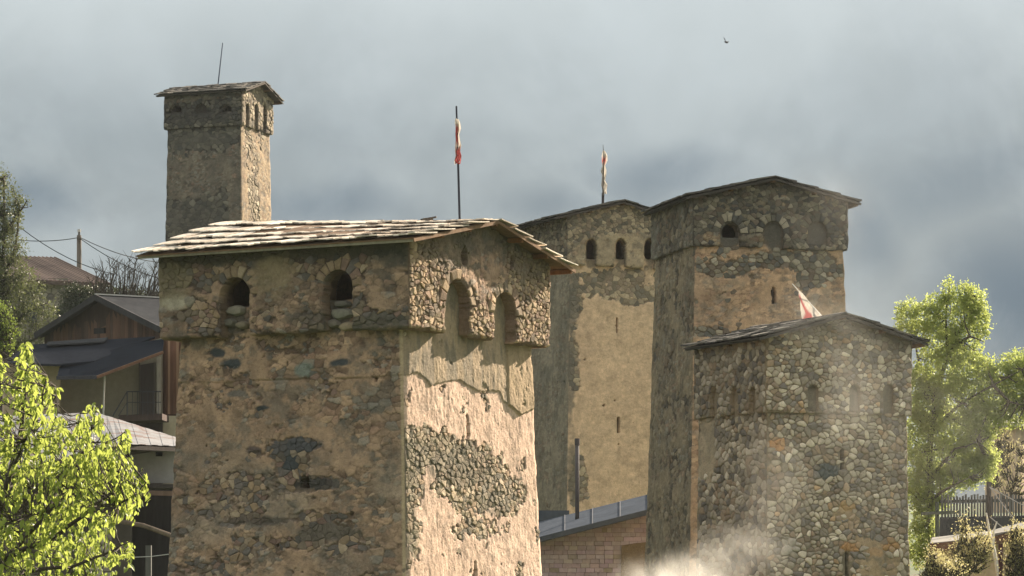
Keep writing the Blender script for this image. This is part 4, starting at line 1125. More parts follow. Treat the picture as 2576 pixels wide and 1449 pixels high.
def rubble(parent, x0, x1, y0, y1, Y0, Y1, sx, sz, pal, seed, wallc, name='wall', keep=120):
    """a masonry wall seen face on: mortar slab plus its stones"""
    rg = random.Random(seed)
    mb = MB(); mb.slab(quad([(x0, y0, Y0), (x1, y0, Y1), (x1, y1, Y1), (x0, y1, Y0)]), .35, c=wallc); wl = mb.build(name, M_WALL, parent)
    k = F_PX / ((Y0 + Y1) / 2); W_ = (x1 - x0) / k; H_ = (y1 - y0) / k; L = []
    A_, B_ = at(x0, y1, Y0), at(x1, y1, Y1); e = (B_ - A_) / W_; nrm = np.array([e[1], -e[0], 0]); nrm /= np.linalg.norm(nrm)
    for p, P in cells(W_, 0, H_, sx, sz, .42, .16, seed):
        Q = round_poly(P, .02 * rg.uniform(.6, 1.5), True, rg, .16)
        if Q is None: continue
        Q = np.array(Q); c0 = Q.mean(0); n = len(Q); h = rg.uniform(.01, .05)
        w3 = lambda q, hh: A_[None] + q[:, :1] * e[None] + np.array([0, 0, 1])[None] * q[:, 1:2] + nrm[None] * hh
        V = np.concatenate([w3(Q, -.02), w3(Q, h * .6), w3(c0 + (Q - c0) * .75, h)])
        Fc = [f for i in range(n) for f in ((i, (i + 1) % n, n + (i + 1) % n, n + i), (n + i, n + (i + 1) % n, 2 * n + (i + 1) % n, 2 * n + i))] + [tuple(range(2 * n, 3 * n))]
        L.append((poly_area(Q.tolist()), V, Fc, np.array(rg.choice(pal)) * rg.uniform(.75, 1.25)))
    L.sort(key=lambda t: -t[0])
    for ar, V, Fc, c in L[:keep]: mesh_obj('stone', V, Fc, M_STONE, wl, col=c)
    if L[keep:]:
        vs, fs, cs, bb = [], [], [], 0
        for ar, V, Fc, c in L[keep:]: vs.append(V); fs += [tuple(i + bb for i in f) for f in Fc]; cs.append(np.tile(c, (len(V), 1))); bb += len(V)
        mesh_obj('small_stones', np.concatenate(vs), fs, M_STONE, wl, col=np.concatenate(cs))['kind'] = 'stuff'
    return wl


rubble(RH, 225, 282, 1325, 1460, 81.0, 81.2, .30, .13, [(.30, .28, .24), (.22, .20, .17), (.36, .33, .28)], 5, (.12, .11, .09), 'stone_pier', 60)

# old stone house far left with corrugated roof
SH = empty('stone_house', at(80, 1460, 140), 'old rubble stone house with brown corrugated roof at far left behind the dark tree', 'house')
mb = MB(); mb.slab(quad([(-160, 640, 146), (138, 650, 146), (278, 717, 140.5), (-20, 702, 137.5)]), .12, (0, 0, -1), (.10, .075, .065)); rf = mb.build('roof', M_TIMBER, SH)
rgx = random.Random(2)
for k in range(30):
    t_ = k / 29; u_, l_ = lerp(at(-160, 640, 146), at(138, 650, 146), t_), lerp(at(-20, 702, 137.5), at(278, 717, 140.5), t_)
    mb = MB(); mb.tube([u_ + (0, 0, .03), lerp(u_, l_, .5) + (0, 0, .03), l_ + (0, 0, .03)], .075, 6, np.array((.13, .095, .082)) * rgx.uniform(.6, 1.25)); mb.build('roof_rib', M_PAINT, rf)
palS = [(.27, .25, .20), (.22, .205, .165), (.32, .295, .24), (.17, .16, .14), (.25, .21, .15)]
rubble(SH, -30, 171, 700, 1000, 139.0, 139.6, .36, .24, palS, 6, (.17, .155, .12))
rubble(SH, 171, 262, 706, 1000, 139.7, 143, .36, .24, [(.12, .115, .10), (.09, .09, .08)], 7, (.06, .06, .05), keep=60)
mb = MB(); mb.slab(quad([(60, 760, 138.9), (92, 760, 138.9), (92, 812, 138.9), (60, 812, 138.9)]), .1, c=(.04, .04, .04)); mb.build('window', M_IRON, SH)

# pink block house between the towers
PH = empty('pink_block_house', at(1500, 1500, 97), 'small pink block house with dark sheet roof squeezed between the towers', 'house')
mb = MB(); mb.slab(quad([(1325, 1361, 97.2), (1665, 1274, 97.2), (1665, 1500, 97.2), (1325, 1500, 97.2)]), .3, c=(.25, .195, .18)); wl = mb.build('wall', M_PAINT, PH)
rg = random.Random(9)
for r_ in range(17):
    y1_ = 1462 - r_ * 11.2; x = 1326 - (r_ % 2) * 11.5
    while x < 1650:
        wd_ = 22.6 * rg.uniform(.93, 1.06) if rg.random() > .1 else 12; xa, xb = x + .45, x + wd_ - .45; x += wd_
        ya, yb = y1_ - 10.4 + rg.uniform(-.2, .2), y1_; lim = 1362 - (xb - 1325) * .256
        if yb < lim + 5: continue
        ya = max(ya, lim + 1); patch_ = xa > 1562 and ya > 1368
        if patch_: continue
        dp = rg.uniform(.0, .02)
        c = np.array((.43, .35, .355)) * rg.uniform(.86, 1.12); c = c * (1, rg.uniform(.93, 1.06), rg.uniform(.92, 1.08))
        if rg.random() < .06: c = np.array((.33, .28, .22))
        j = lambda: rg.uniform(-.4, .4)
        mb = MB(); mb.slab([at(xa + j(), ya + j(), 97.15 - dp), at(xb + j(), ya + j(), 97.15 - dp), at(xb + j(), yb + j(), 97.15 - dp), at(xa + j(), yb + j(), 97.15 - dp)], .06, c=c); mb.build('brick', M_PAINT, wl)
mb = MB(); mb.slab([at(1563, 1372, 97.08), at(1600, 1366, 97.08), at(1665, 1360, 97.08), at(1665, 1500, 97.08), at(1561, 1500, 97.08)], .07, c=(.20, .15, .09)); mb.build('mud_patch', M_WALL, PH)
mb = MB(); mb.slab(quad([(1320, 1364, 96.2), (1668, 1276, 96.2), (1668, 1234, 101.5), (1320, 1322, 101.5)]), .14, (0, 0, -1), (.085, .098, .12)); rf = mb.build('roof', M_FELT, PH)
mb = MB(); mb.beam(at(1320, 1366, 96.12), at(1668, 1278, 96.12), .06, .17, c=(.07, .08, .095)); mb.build('fascia', M_PAINT, rf)
for k in range(5):
    t_ = (k + .45) / 5; p_, q_ = lerp(at(1320, 1364, 96.2), at(1668, 1276, 96.2), t_), lerp(at(1320, 1322, 101.5), at(1668, 1234, 101.5), t_)
    mb = MB(); mb.beam(p_ + (0, 0, .012), q_ + (0, 0, .012), .035, .03, c=(.085, .095, .115)); mb.build('seam', M_PAINT, rf)
mb = MB(); mb.slab(quad([(1330, 1284, 101.7), (1432, 1284, 101.7), (1432, 1325, 101.7), (1330, 1325, 101.7)]), .6, c=(.07, .085, .105)); bx = mb.build('tank', M_PAINT, PH)
mb = MB(); mb.tube([at(1452, 1322, 99.3), at(1452, 1118, 99.3)], .075, 12, (.085, .08, .085)); ch = mb.build('chimney_pipe', M_PAINT, PH, smooth=True)
mb = MB(); mb.tube([at(1452, 1120, 99.3), at(1452, 1103, 99.3)], .095, 12, (.07, .065, .07)); mb.build('cap', M_PAINT, ch)

# right-hand background
FH = empty('pinkish_house', at(2540, 1460, 130), 'pinkish sunlit house with pale roof behind shrubs at far right', 'house')
mb = MB(); mb.slab(quad([(2478, 1070, 130), (2556, 1066, 128), (2556, 1290, 128), (2478, 1290, 130)]), .3, c=(.48, .37, .29)); mb.build('wall', M_PAINT, FH)
mb = MB(); mb.slab(quad([(2556, 1066, 128), (2680, 1070, 134), (2680, 1290, 134), (2556, 1290, 128)]), .3, (0, 1, 0), c=(.40, .30, .23)); mb.build('wall', M_PAINT, FH)
mb = MB(); mb.slab(quad([(2466, 1068, 129.6), (2570, 1063, 127), (2700, 1055, 134), (2600, 1042, 137)]), .18, (0, 0, -1), (.26, .25, .235)); mb.build('roof', M_PAINT, FH)
mb = MB(); mb.slab(quad([(2500, 1110, 129.2), (2530, 1108, 128.5), (2530, 1170, 128.5), (2500, 1170, 129.2)]), .06, c=(.10, .09, .09)); mb.build('window', M_PAINT, FH)

FE = empty('picket_fence', at(2470, 1460, 88), 'dark weathered picket fence with gaps above the shed roof at right', 'fence')
rg = random.Random(4)
for k in range(36):
    x = 2368 + k * 7.4; h0 = 1248 + rg.uniform(-4, 4) - (x - 2368) * .02; dy = rg.uniform(-.04, .04)
    mb = MB(); mb.slab(quad([(x, h0, 88 + dy), (x + 5.0, h0 + rg.uniform(-2, 2), 88 + dy), (x + 5 + rg.uniform(-.8, .8), 1345, 88 + dy), (x + rg.uniform(-.8, .8), 1345, 88 + dy)]), .025, c=np.array((.09, .09, .09)) * rg.uniform(.6, 1.7)); mb.build('picket', M_TIMBER, FE)
for y in (1262, 1305): mb = MB(); mb.beam(at(2364, y, 88.08), at(2640, y - 5, 88.08), .05, .10, c=(.07, .07, .07)); mb.build('rail', M_TIMBER, FE)
mb = MB(); mb.slab(quad([(2364, 1305, 87.8), (2640, 1300, 87.8), (2640, 1420, 87.8), (2364, 1420, 87.8)]), .06, c=(.055, .055, .06)); mb.build('base_board', M_TIMBER, FE)

SD = empty('low_shed', at(2460, 1500, 82), 'low tan shed with reddish fascia under the fence at lower right', 'shed')
mb = MB(); mb.slab(quad([(2340, 1366, 81), (2485, 1352, 81), (2640, 1312, 81), (2640, 1296, 84), (2485, 1336, 84), (2345, 1352, 84)]), .06, (0, 0, -1), (.24, .235, .22)); rf = mb.build('roof', M_PAINT, SD)
for (a_, b_) in (((2340, 1378, 80.95), (2485, 1364, 80.95)), ((2485, 1364, 80.95), (2640, 1324, 80.95))):
    mb = MB(); mb.beam(at(*a_), at(*b_), .05, .24, c=(.13, .075, .055)); mb.build('fascia', M_TIMBER, rf)
mb = MB(); mb.slab(quad([(2352, 1380, 81.4), (2485, 1368, 81.4), (2640, 1330, 81.4), (2640, 1520, 81.4), (2352, 1520, 81.4)]), .2, c=(.46, .36, .25)); mb.build('wall', M_PAINT, SD)

def post(x0, y0, x1, y1, Y, r_, col, label, name='post', cat='post'):
    mb = MB(); b_ = at(x1, y1, Y); mb.tube([b_, lerp(b_, at(x0, y0, Y), .5) + np.array([.02, 0, 0]), at(x0, y0, Y)], [r_, r_ * .95, r_ * .85], 8, col)
    return tag(mb.build(name, M_TIMBER, loc=b_), label, cat)
pst = post(2487, 1212, 2493, 1560, 85, .085, (.06, .052, .048), 'dark leaning wooden post with stay wires by the picket fence')
for (a_, b_), wl_ in zip((((2490, 1225, 84.9), (2585, 1345, 84.2)), ((2490, 1225, 84.9), (2640, 1300, 84.2)), ((2490, 1300, 84.9), (2560, 1350, 84.2))), ('steep', 'shallow', 'lowest, shortest')):
    mb = MB(); p_, q_ = at(*a_), at(*b_); mid = lerp(p_, q_, .5) - (0, 0, .05)
    mb.tube([p_, mid, q_], .016, 5, (.34, .33, .32)); tag(mb.build('stay_wire', M_PAINT, loc=p_), wl_ + ' grey stay wire running down from the leaning post at right', 'wire', 'stay wires on the leaning post')
gp = post(2357, 1262, 2357, 1560, 86, .075, (.075, .09, .07), 'greenish upright post with crossbar in front of the light green tree')
mb = MB(); mb.beam(at(2318, 1292, 85.9), at(2412, 1288, 85.9), .09, .10, c=(.085, .095, .08)); cb_ = mb.build('crossbar', M_TIMBER); cb_.parent = gp; cb_.matrix_parent_inverse = gp.matrix_world.inverted(); cb_.location = -gp.location + cb_.location
cb_.matrix_parent_inverse.identity()
post(2517, 1368, 2517, 1600, 78, .075, (.085, .04, .045), 'short dark red metal post among the brown shrubs at lower right')
mb = MB(); mb.tube([at(2512, 1450, 79.5), at(2500, 1380, 79.5), at(2489, 1340, 79.5), at(2481, 1290, 79.5)], [.06, .05, .04, .022], 7, (.60, .57, .52)); mb.tube([at(2498, 1375, 79.5), at(2500, 1335, 79.4), at(2508, 1312, 79.4)], [.035, .03, .018], 7, (.60, .57, .52)); mb.tube([at(2491, 1345, 79.5), at(2478, 1318, 79.6)], [.02, .01], 6, (.58, .55, .5))
tag(mb.build('dead_branch', M_TIMBER, loc=at(2512, 1450, 79.5)), 'bleached white forked dead branch standing beside the leaning post', 'branch')

# utility pole and wires, far left
UP = empty('utility_pole', at(200, 1460, 145), 'old timber utility pole with wires above the corrugated roof', 'pole')
b_ = at(200, 1460, 145); mb = MB(); mb.tube([b_, at(199.5, 900, 145), at(199, 592, 145)], [.16, .14, .12], 10, (.17, .15, .13)); mb.build('shaft', M_TIMBER, UP)
mb = MB(); mb.tube([at(199, 600, 144.9), at(199, 582, 144.9)], .06, 8, (.12, .11, .10)); mb.build('pin', M_TIMBER, UP)
mb = MB(); mb.tube([at(199, 584, 144.9), at(199, 577, 144.9)], .09, 8, (.55, .55, .52)); mb.build('insulator', M_PAINT, UP)
mb = MB(); mb.beam(at(194, 601, 144.8), at(205, 601, 144.8), .10, .10, c=(.10, .09, .08)); mb.build('crosspiece', M_TIMBER, UP)
for n_, (a_, b_, sg, lb) in enumerate((((40, 603, 143), (196, 598, 144.8), .12, 'level power line running left from the utility pole'), ((203, 598, 144.8), (420, 662, 150), .25, 'upper power line running right from the utility pole'),
                           ((203, 601, 144.8), (430, 708, 148), .3, 'lower power line running right from the utility pole'), ((48, 570, 135), (290, 690, 139), .35, 'slanting cable crossing in front of the utility pole'))):
    p_, q_ = at(*a_), at(*b_); mb = MB(); mb.tube([lerp(p_, q_, t_) - np.array([0, 0, sg * 4 * t_ * (1 - t_)]) for t_ in np.linspace(0, 1, 9)], .022, 5, (.06, .06, .065)); tag(mb.build('power_line', M_PAINT, loc=p_), lb, 'cable')


# ------------------------------------------------------------------ plants
def leaf_proto(curve=.35, fold=.35):
    """an ovate leaf, 1 long (hanging along +x), .56 wide"""
    rows = [(.0, .0), (.22, .22), (.52, .28), (.82, .15), (1.0, 0)]
    v = []
    for k, (x, w_) in enumerate(rows):
        z = -curve * x * x
        if w_ == 0: v.append((x, 0, z))
        else: v += [(x, -w_, z + fold * w_), (x, 0, z), (x, w_, z + fold * w_)]
    f = [(0, 2, 1), (0, 3, 2), (1, 2, 5, 4), (2, 3, 6, 5), (4, 5, 8, 7), (5, 6, 9, 8), (7, 8, 10), (8, 9, 10)]
    return np.array(v), f


def frames(dirs, rolls):
    """matrices whose x column is dirs"""
    d = dirs / np.linalg.norm(dirs, axis=1, keepdims=True)
    up = np.tile([0.0, 0, 1], (len(d), 1)); up[np.abs(d[:, 2]) > .95] = (1, 0, 0)
    y = np.cross(up, d); y /= np.linalg.norm(y, axis=1, keepdims=True); z = np.cross(d, y)
    c, s_ = np.cos(rolls)[:, None], np.sin(rolls)[:, None]
    return np.stack([d, y * c + z * s_, -y * s_ + z * c], -1)


def bake(pos, M, sc_, V, Fl):
    n = len(pos); P = np.einsum('nij,vj->nvi', M, V) * sc_[:, None, None] + pos[:, None, :]
    fs = []; m = len(V)
    for k in range(n):
        o_ = k * m; fs += [tuple(i + o_ for i in f) for f in Fl]
    return P.reshape(-1, 3), fs


LV, LF = leaf_proto()
DV = np.array([(0, 0, 0), (.5, -.30, .10), (1, 0, -.15), (.5, .30, .10)]); DF = [(0, 1, 2), (0, 2, 3)]

# bright leafy tree in the foreground, lower left
BT = empty('leafy_pear_tree', at(-90, 2200, 32), 'bright yellow green leafy tree in the foreground at lower left', 'tree')
M_PEAR = leaf_mat('pear_leaf', (.045, .10, .014), (.17, .21, .05), .56, (.44, .52, .11))
poly = np.array([(-60, 1500), (-60, 880), (-10, 872), (10, 900), (26, 960), (45, 905), (58, 852), (78, 852), (86, 905), (100, 925), (108, 962), (112, 930), (140, 962), (152, 1000), (130, 1010), (150, 1045), (190, 1040), (190, 1025), (210, 1040), (215, 1010), (232, 1000), (248, 1012), (252, 1045), (280, 1058), (300, 1085), (308, 1072), (330, 1080),
                 (325, 1105), (318, 1140), (345, 1160), (374, 1185), (376, 1240), (350, 1262), (330, 1300), (285, 1335), (250, 1352), (245, 1372), (300, 1364), (318, 1350), (338, 1368), (325, 1400), (290, 1420), (262, 1449), (255, 1500)], float)
def inside(px, py):
    r_ = np.zeros(np.shape(px), bool); n = len(poly)
    for i in range(n):
        x0, y0 = poly[i]; x1, y1 = poly[(i + 1) % n]
        c_ = ((y0 > py) != (y1 > py)) & (px < (x1 - x0) * (py - y0) / (y1 - y0 + 1e-9) + x0); r_ ^= c_
    return r_
rg = random.Random(21)
BR = [[(-90, 2200, 32), (-80, 1700, 32), (-60, 1480, 32), (-20, 1340, 32), (25, 1200, 31.8), (55, 1060, 31.7), (72, 940, 31.7), (68, 866, 31.7)],
      [(-60, 1480, 32), (20, 1400, 31.4), (120, 1290, 31.2), (190, 1200, 31.3), (225, 1110, 31.4), (234, 1020, 31.4)],
      [(-20, 1340, 32), (60, 1270, 32.5), (170, 1180, 32.6), (260, 1120, 32.4), (316, 1085, 32.4)],
      [(20, 1400, 31.4), (140, 1350, 31.0), (240, 1270, 31.0), (310, 1215, 31.2), (362, 1178, 31.2)],
      [(-60, 1480, 32), (60, 1440, 31), (180, 1425, 31), (260, 1395, 31), (328, 1362, 31)],
      [(-60, 1480, 32), (-50, 1300, 33), (-30, 1100, 33), (-5, 960, 33), (-8, 885, 33)],
      [(60, 1270, 32.5), (110, 1150, 32.8), (145, 1040, 32.9), (140, 972, 33)], [(120, 1290, 31.2), (165, 1200, 31.8), (198, 1110, 32), (202, 1040, 32)],
      [(170, 1180, 32.6), (240, 1160, 33), (290, 1130, 33), (322, 1100, 33)], [(240, 1270, 31), (300, 1270, 30.8), (345, 1240, 30.8), (368, 1215, 30.8)],
      [(-20, 1340, 32), (30, 1310, 31), (110, 1290, 30.8)], [(25, 1200, 31.8), (60, 1110, 31), (105, 1020, 31), (118, 945, 31)]]
tm = MB(); pts_all = []
for k, br in enumerate(BR):
    P = [at(*p) for p in br]; n = len(P)
    r0 = .075 if k == 0 else (.034 if k < 6 else .02)
    # smooth the path
    Q = []
    for i in range(n - 1):
        for t_ in (0, .33, .66): Q.append(lerp(P[i], P[i + 1], t_) + np.array([rg.uniform(-.012, .012) for _ in range(3)]))
    Q.append(P[-1]); tm.tube(Q, list(np.linspace(r0, .006, len(Q))), 7, (.06, .05, .04)); tm.build('trunk' if k == 0 else 'branch', M_BARK, BT, smooth=True); tm = MB(); pts_all += [q for q in Q if q[2] > at(0, 1500, 32)[2]]
pts_all = np.array(pts_all)
cl = []
while len(cl) < 780:
    px, py = rg.uniform(-60, 378), rg.uniform(850, 1500)
    if not inside(np.array(px), np.array(py)): continue
    
    cl.append(at(px, py, rg.uniform(30.3, 33.8)))
for br in BR:                                            # a leafy tip on every branch
    cl.append(at(*br[-1])); cl.append(at(br[-1][0] + rg.uniform(-8, 8), br[-1][1] + 22, br[-1][2]))
cl = np.array(cl); pos, dr, sc_ = [], [], []
for c in cl:
    d_ = np.linalg.norm(pts_all - c + np.array([0, 0, .12]), axis=1); k = int(np.argmin(d_)); s_ = pts_all[k]
    if d_[k] < .9:
        mid = lerp(s_, c, .5) + np.array([rg.uniform(-.03, .03), 0, -.05]); tm.tube([s_, mid, c], [.008, .006, .003], 5, (.07, .055, .04))
    for j in range(rg.randint(6, 11)):
        t_ = rg.uniform(0, .20); q = c + np.array([rg.uniform(-.035, .035), rg.uniform(-.05, .05), -t_ + .03])
        az = rg.uniform(0, 6.283); el = rg.uniform(-1.45, -.35); pos.append(q); dr.append((math.cos(az) * math.cos(el), math.sin(az) * math.cos(el), math.sin(el))); sc_.append(rg.choice((.045, .06, .075, .088, .098)) * rg.uniform(.85, 1.1))
tm.build('twigs', M_BARK, BT, smooth=True)['kind'] = 'stuff'
pos, dr, sc_ = np.array(pos), np.array(dr), np.array(sc_)
ppx, ppy = CX + pos[:, 0] / pos[:, 1] * F_PX, HOR - (pos[:, 2] - .03) / pos[:, 1] * F_PX
ok = inside(ppx, ppy) | (RNG.random(len(ppx)) < .2); pos, dr, sc_ = pos[ok], dr[ok], sc_[ok]
M_ = frames(dr, RNG.uniform(-1.2, 1.2, len(pos)))
order = np.argsort(-(sc_ / pos[:, 1]) * np.where((ppx[ok] > 0) & (ppy[ok] < 1449), 1, .1)); big, small = order[:300], order[300:]
protos = []
for k in range(5):
    v_, f_ = leaf_proto(RNG.uniform(.15, .6), RNG.uniform(.15, .6)); me = bpy.data.meshes.new('leaf'); me.from_pydata(v_.tolist(), [], f_); me.materials.append(M_PEAR); protos.append(me)
from mathutils import Matrix
bw_ = np.array(BT['_w'])
for i in big:
    o = bpy.data.objects.new('leaf', protos[i % 5]); COL.objects.link(o); o.parent = BT
    m4 = np.eye(4); m4[:3, :3] = M_[i] * sc_[i]; m4[:3, 3] = pos[i] - bw_; o.matrix_local = Matrix(m4.tolist())
v_, f_ = bake(pos[small], M_[small], sc_[small], LV, LF)
o = mesh_obj('foliage', v_, f_, M_PEAR, BT); o['kind'] = 'stuff'
# pale blossom remains among the leaves
v_, f_ = bake(np.array([at(px + rg.uniform(-9, 9), py + rg.uniform(-6, 6), 30.9 + rg.uniform(-.05, .05)) for px, py in ((205, 1358), (150, 1290), (80, 1165), (232, 1105), (145, 1220), (128, 1345), (255, 1260)) for _ in range(14)]),
              frames(RNG.normal(size=(98, 3)), RNG.uniform(0, 6, 98)), np.full(98, .03), DV, DF)
mesh_obj('blossom', v_, f_, leaf_mat('petal', (.5, .42, .36), (.66, .56, .50), .4), BT)['kind'] = 'stuff'


def tree(name, label, base, Y, trunk, limbs, blobs, nclump, nl, ls, mat, seed, r0=.16, twig=True, cat='tree', ysp=1.0, spr=.14, group=None, upw=.5):
    rg = random.Random(seed); k_ = F_PX / Y
    T = empty(name, at(base[0], base[1], Y), label, cat, group)
    tm = MB(); P = [at(*(p if len(p) == 3 else (*p, Y))) for p in trunk]
    pts = []
    for j, L in enumerate([P] + [[at(*(p if len(p) == 3 else (*p, Y))) for p in l_] for l_ in limbs]):
        Q = []
        for i in range(len(L) - 1):
            for t_ in (0, .5): Q.append(lerp(L[i], L[i + 1], t_) + np.array([rg.uniform(-1, 1) * min(.03, r0 * .25) for _ in range(3)]))
        Q.append(L[-1]); rr = r0 if j == 0 else r0 * .45
        tm.tube(Q, list(np.linspace(rr, rr * .15, len(Q))), 7, (.06, .05, .04)); pts += Q
        tm.build('trunk' if j == 0 else 'branch', M_BARK, T, smooth=True); tm = MB()
    pts = np.array(pts); wts = [b_[2] * b_[3] for b_ in blobs]; cs_ = []
    for c in range(nclump):
        bx_, by_, rx_, ry_ = rg.choices(blobs, wts)[0]
        while True:
            u = np.array([rg.uniform(-1, 1) for _ in range(3)]); q = np.linalg.norm(u)
            if q < 1 and rg.random() < .25 + .75 * q * q: break
        cs_.append(at(bx_, by_, Y) + u * np.array([rx_, rx_ * ysp, ry_]) / k_)
    cs_ = np.array(cs_)
    if twig:
        for c in cs_[:: max(1, len(cs_) // 260)]:
            d_ = np.linalg.norm(pts - c + np.array([0, 0, .25]), axis=1); s_ = pts[int(np.argmin(d_))]
            tm.tube([s_, lerp(s_, c, .55) + np.array([rg.uniform(-.1, .1), rg.uniform(-.1, .1), -.12]), c], [.032, .02, .008], 4)
    if tm.v: tm.build('twigs', M_BARK, T)['kind'] = 'stuff'
    g = np.random.default_rng(seed); n = len(cs_) * nl
    ax = g.normal(size=(len(cs_), 3)) * .5 + np.array([0, 0, upw]); ax /= np.linalg.norm(ax, axis=1, keepdims=True)
    p_ = np.repeat(cs_, nl, 0) + np.repeat(ax, nl, 0) * g.uniform(-1, 1, (n, 1)) * spr * 1.6 + g.normal(size=(n, 3)) * spr * .38
    d = g.normal(size=(n, 3)) + np.repeat(ax, nl, 0) * .6
    v_, f_ = bake(p_, frames(d, g.uniform(0, 6.28, n)), ls * g.uniform(.6, 1.35, n), DV, DF)
    mesh_obj('crown', v_, f_, mat, T)
    return T


M_SPR = leaf_mat('spring_leaf', (.09, .13, .04), (.27, .32, .11), .56, (.56, .64, .19))
M_DUL = leaf_mat('dull_leaf', (.05, .065, .028), (.11, .125, .055), .3, (.20, .23, .09))
M_DRK = leaf_mat('hedge_leaf', (.025, .035, .02), (.05, .06, .032), .2, (.08, .10, .04))
M_BRN = leaf_mat('bronze_leaf', (.20, .19, .08), (.38, .35, .18), .5, (.62, .57, .28))

tree('spring_tree', 'tall light green spring tree rising behind the cobble tower at right', (2360, 1470), 93,
     [(2360, 1520), (2340, 1300), (2338, 1130), (2350, 1000), (2385, 900), (2420, 820), (2455, 745)],
     [[(2345, 1080), (2420, 1010, 92.5), (2500, 970, 92), (2570, 930, 92)], [(2350, 1000), (2310, 900, 93.5), (2290, 800, 93.5)], [(2385, 900), (2380, 800), (2390, 715)], [(2400, 870), (2440, 845, 92), (2475, 860, 92)],
      [(2345, 1200), (2400, 1130, 92), (2460, 1110, 92)], [(2338, 1260), (2400, 1220, 92.2), (2440, 1200, 92)], [(2500, 970, 92), (2540, 1010, 92), (2580, 1020, 92)]],
     [(2285, 800, 34, 44), (2325, 800, 36, 40), (2352, 768, 26, 30), (2385, 735, 20, 34), (2420, 740, 30, 26), (2448, 765, 32, 40), (2466, 815, 20, 50), (2410, 800, 60, 50), (2360, 860, 70, 45), (2420, 880, 50, 48), (2385, 940, 90, 50), (2340, 1020, 42, 80),
      (2420, 1010, 75, 60), (2400, 1080, 90, 60), (2475, 930, 34, 34), (2515, 945, 36, 38), (2555, 915, 40, 30), (2600, 935, 50, 55), (2500, 1000, 60, 40), (2560, 990, 50, 42), (2370, 1150, 80, 55), (2450, 1120, 45, 60), (2335, 1230, 38, 70),
      (2400, 1200, 55, 40), (2330, 1320, 30, 50), (2375, 1255, 26, 26), (2480, 1160, 28, 40), (2340, 1390, 26, 40), (2305, 990, 30, 70), (2302, 1110, 30, 70), (2304, 1230, 30, 70), (2308, 1360, 24, 70), (2475, 1060, 48, 50), (2545, 1048, 46, 26), (2492, 1170, 18, 44), (2592, 1005, 30, 40), (2440, 1190, 44, 40)], 5200, 16, .085, M_SPR, 31, r0=.15, spr=.12)
tree('dull_tree', 'tall dull green tree with dense crown at the far left edge', (-10, 1470), 120,
     [(-20, 1520), (-5, 1100), (5, 850), (8, 650), (10, 440)], [[(5, 850), (60, 790), (120, 760)], [(6, 700), (40, 620), (50, 520)], [(5, 900), (70, 860), (140, 830)], [(8, 600), (45, 540), (68, 505)]],
     [(5, 450, 28, 34), (12, 500, 42, 40), (52, 508, 20, 18), (15, 560, 42, 50), (18, 620, 48, 46), (20, 680, 58, 40), (60, 720, 52, 40), (20, 770, 50, 60), (95, 790, 50, 34), (20, 850, 55, 50), (120, 840, 44, 30), (60, 880, 50, 30), (-30, 650, 40, 200)],
     1700, 12, .10, M_DUL, 41, r0=.24, spr=.17)
tree('small_green_tree', 'small fresh green tree low at the left edge behind the bright tree', (10, 1470), 92, [(0, 1500), (5, 900), (8, 800)], [[(5, 900), (30, 830)]], [(5, 800, 24, 34), (20, 830, 24, 24), (5, 860, 30, 30)], 150, 12, .085, leaf_mat('fresh_leaf', (.06, .09, .02), (.12, .16, .04), .4, (.25, .33, .06)), 45, r0=.1)
tree('dark_hedge', 'dark shaggy hedge behind the wooden house roof', (300, 1470), 127, [(300, 1500), (300, 900), (300, 760)], [], [(190, 745, 36, 26), (240, 745, 50, 22), (300, 748, 50, 22), (360, 750, 50, 18), (410, 752, 30, 16), (270, 770, 100, 24), (200, 790, 60, 40)], 1100, 12, .11, M_DRK, 51, r0=.15, cat='hedge', spr=.18)

# bare twiggy bush
BB = empty('bare_bush', at(320, 1470, 125), 'bare twiggy bush of upright stems above the hedge at left', 'bush')
rg = random.Random(61); tm = MB()
for k in range(70):
    x0 = rg.uniform(245, 395); tx = x0 + (x0 - 320) * rg.uniform(.0, .5) + rg.uniform(-14, 14) + 12; ty = 640 + abs(tx - 330) * .22 + rg.uniform(-4, 55); Yk = 125 + rg.uniform(-1, 1)
    p0, p1 = at(x0, 770, Yk), at(tx, ty, Yk); mid = lerp(p0, p1, .5) + np.array([rg.uniform(-.15, .15), 0, 0])
    tm.tube([p0, mid, p1], [.035, .025, .008], 4)
    for j in range(5):
        t_ = rg.uniform(.35, .95); q = lerp(mid, p1, t_) if t_ > .5 else lerp(p0, mid, t_ * 2); sd = rg.choice((-1, 1)); tm.tube([q, q + np.array([sd * rg.uniform(.1, .35), rg.uniform(-.1, .1), rg.uniform(.15, .5)])], [.014, .005], 4)
tm.build('stems', M_BARK, BB)

# shrubs at lower right, one thing each
for n_, (lb, bx_, by_, Y, bl, mt, nc) in enumerate((
        ('bronze green shrub with upright shoots in front of the tan shed wall', 2420, 1520, 76, [(2425, 1335, 12, 34), (2440, 1370, 26, 34), (2410, 1385, 22, 30), (2450, 1400, 40, 40), (2400, 1430, 50, 30), (2470, 1350, 12, 30), (2480, 1390, 26, 40)], M_BRN, 520),
        ('pale budding shrub at the foot of the cobble tower, lowest at right', 2350, 1520, 74, [(2345, 1405, 16, 22), (2360, 1425, 26, 20), (2390, 1440, 40, 18), (2330, 1445, 22, 14)], M_BRN, 260),
        ('bronze shrub right of the dark red post at the frame edge', 2560, 1520, 77, [(2555, 1345, 22, 30), (2570, 1380, 34, 40), (2545, 1420, 26, 34), (2590, 1420, 40, 50)], M_BRN, 480))):
    tree('shrub', lb, (bx_, by_), Y, [(bx_, by_), (bx_, by_ - 60), (bx_, by_ - 100)], [[(bx_, by_ - 50), (b_[0], b_[1])] for b_ in bl[:5]], bl, nc, 7, .055, mt, 70 + n_, r0=.035, cat='shrub', spr=.2, upw=1.5, twig=True)
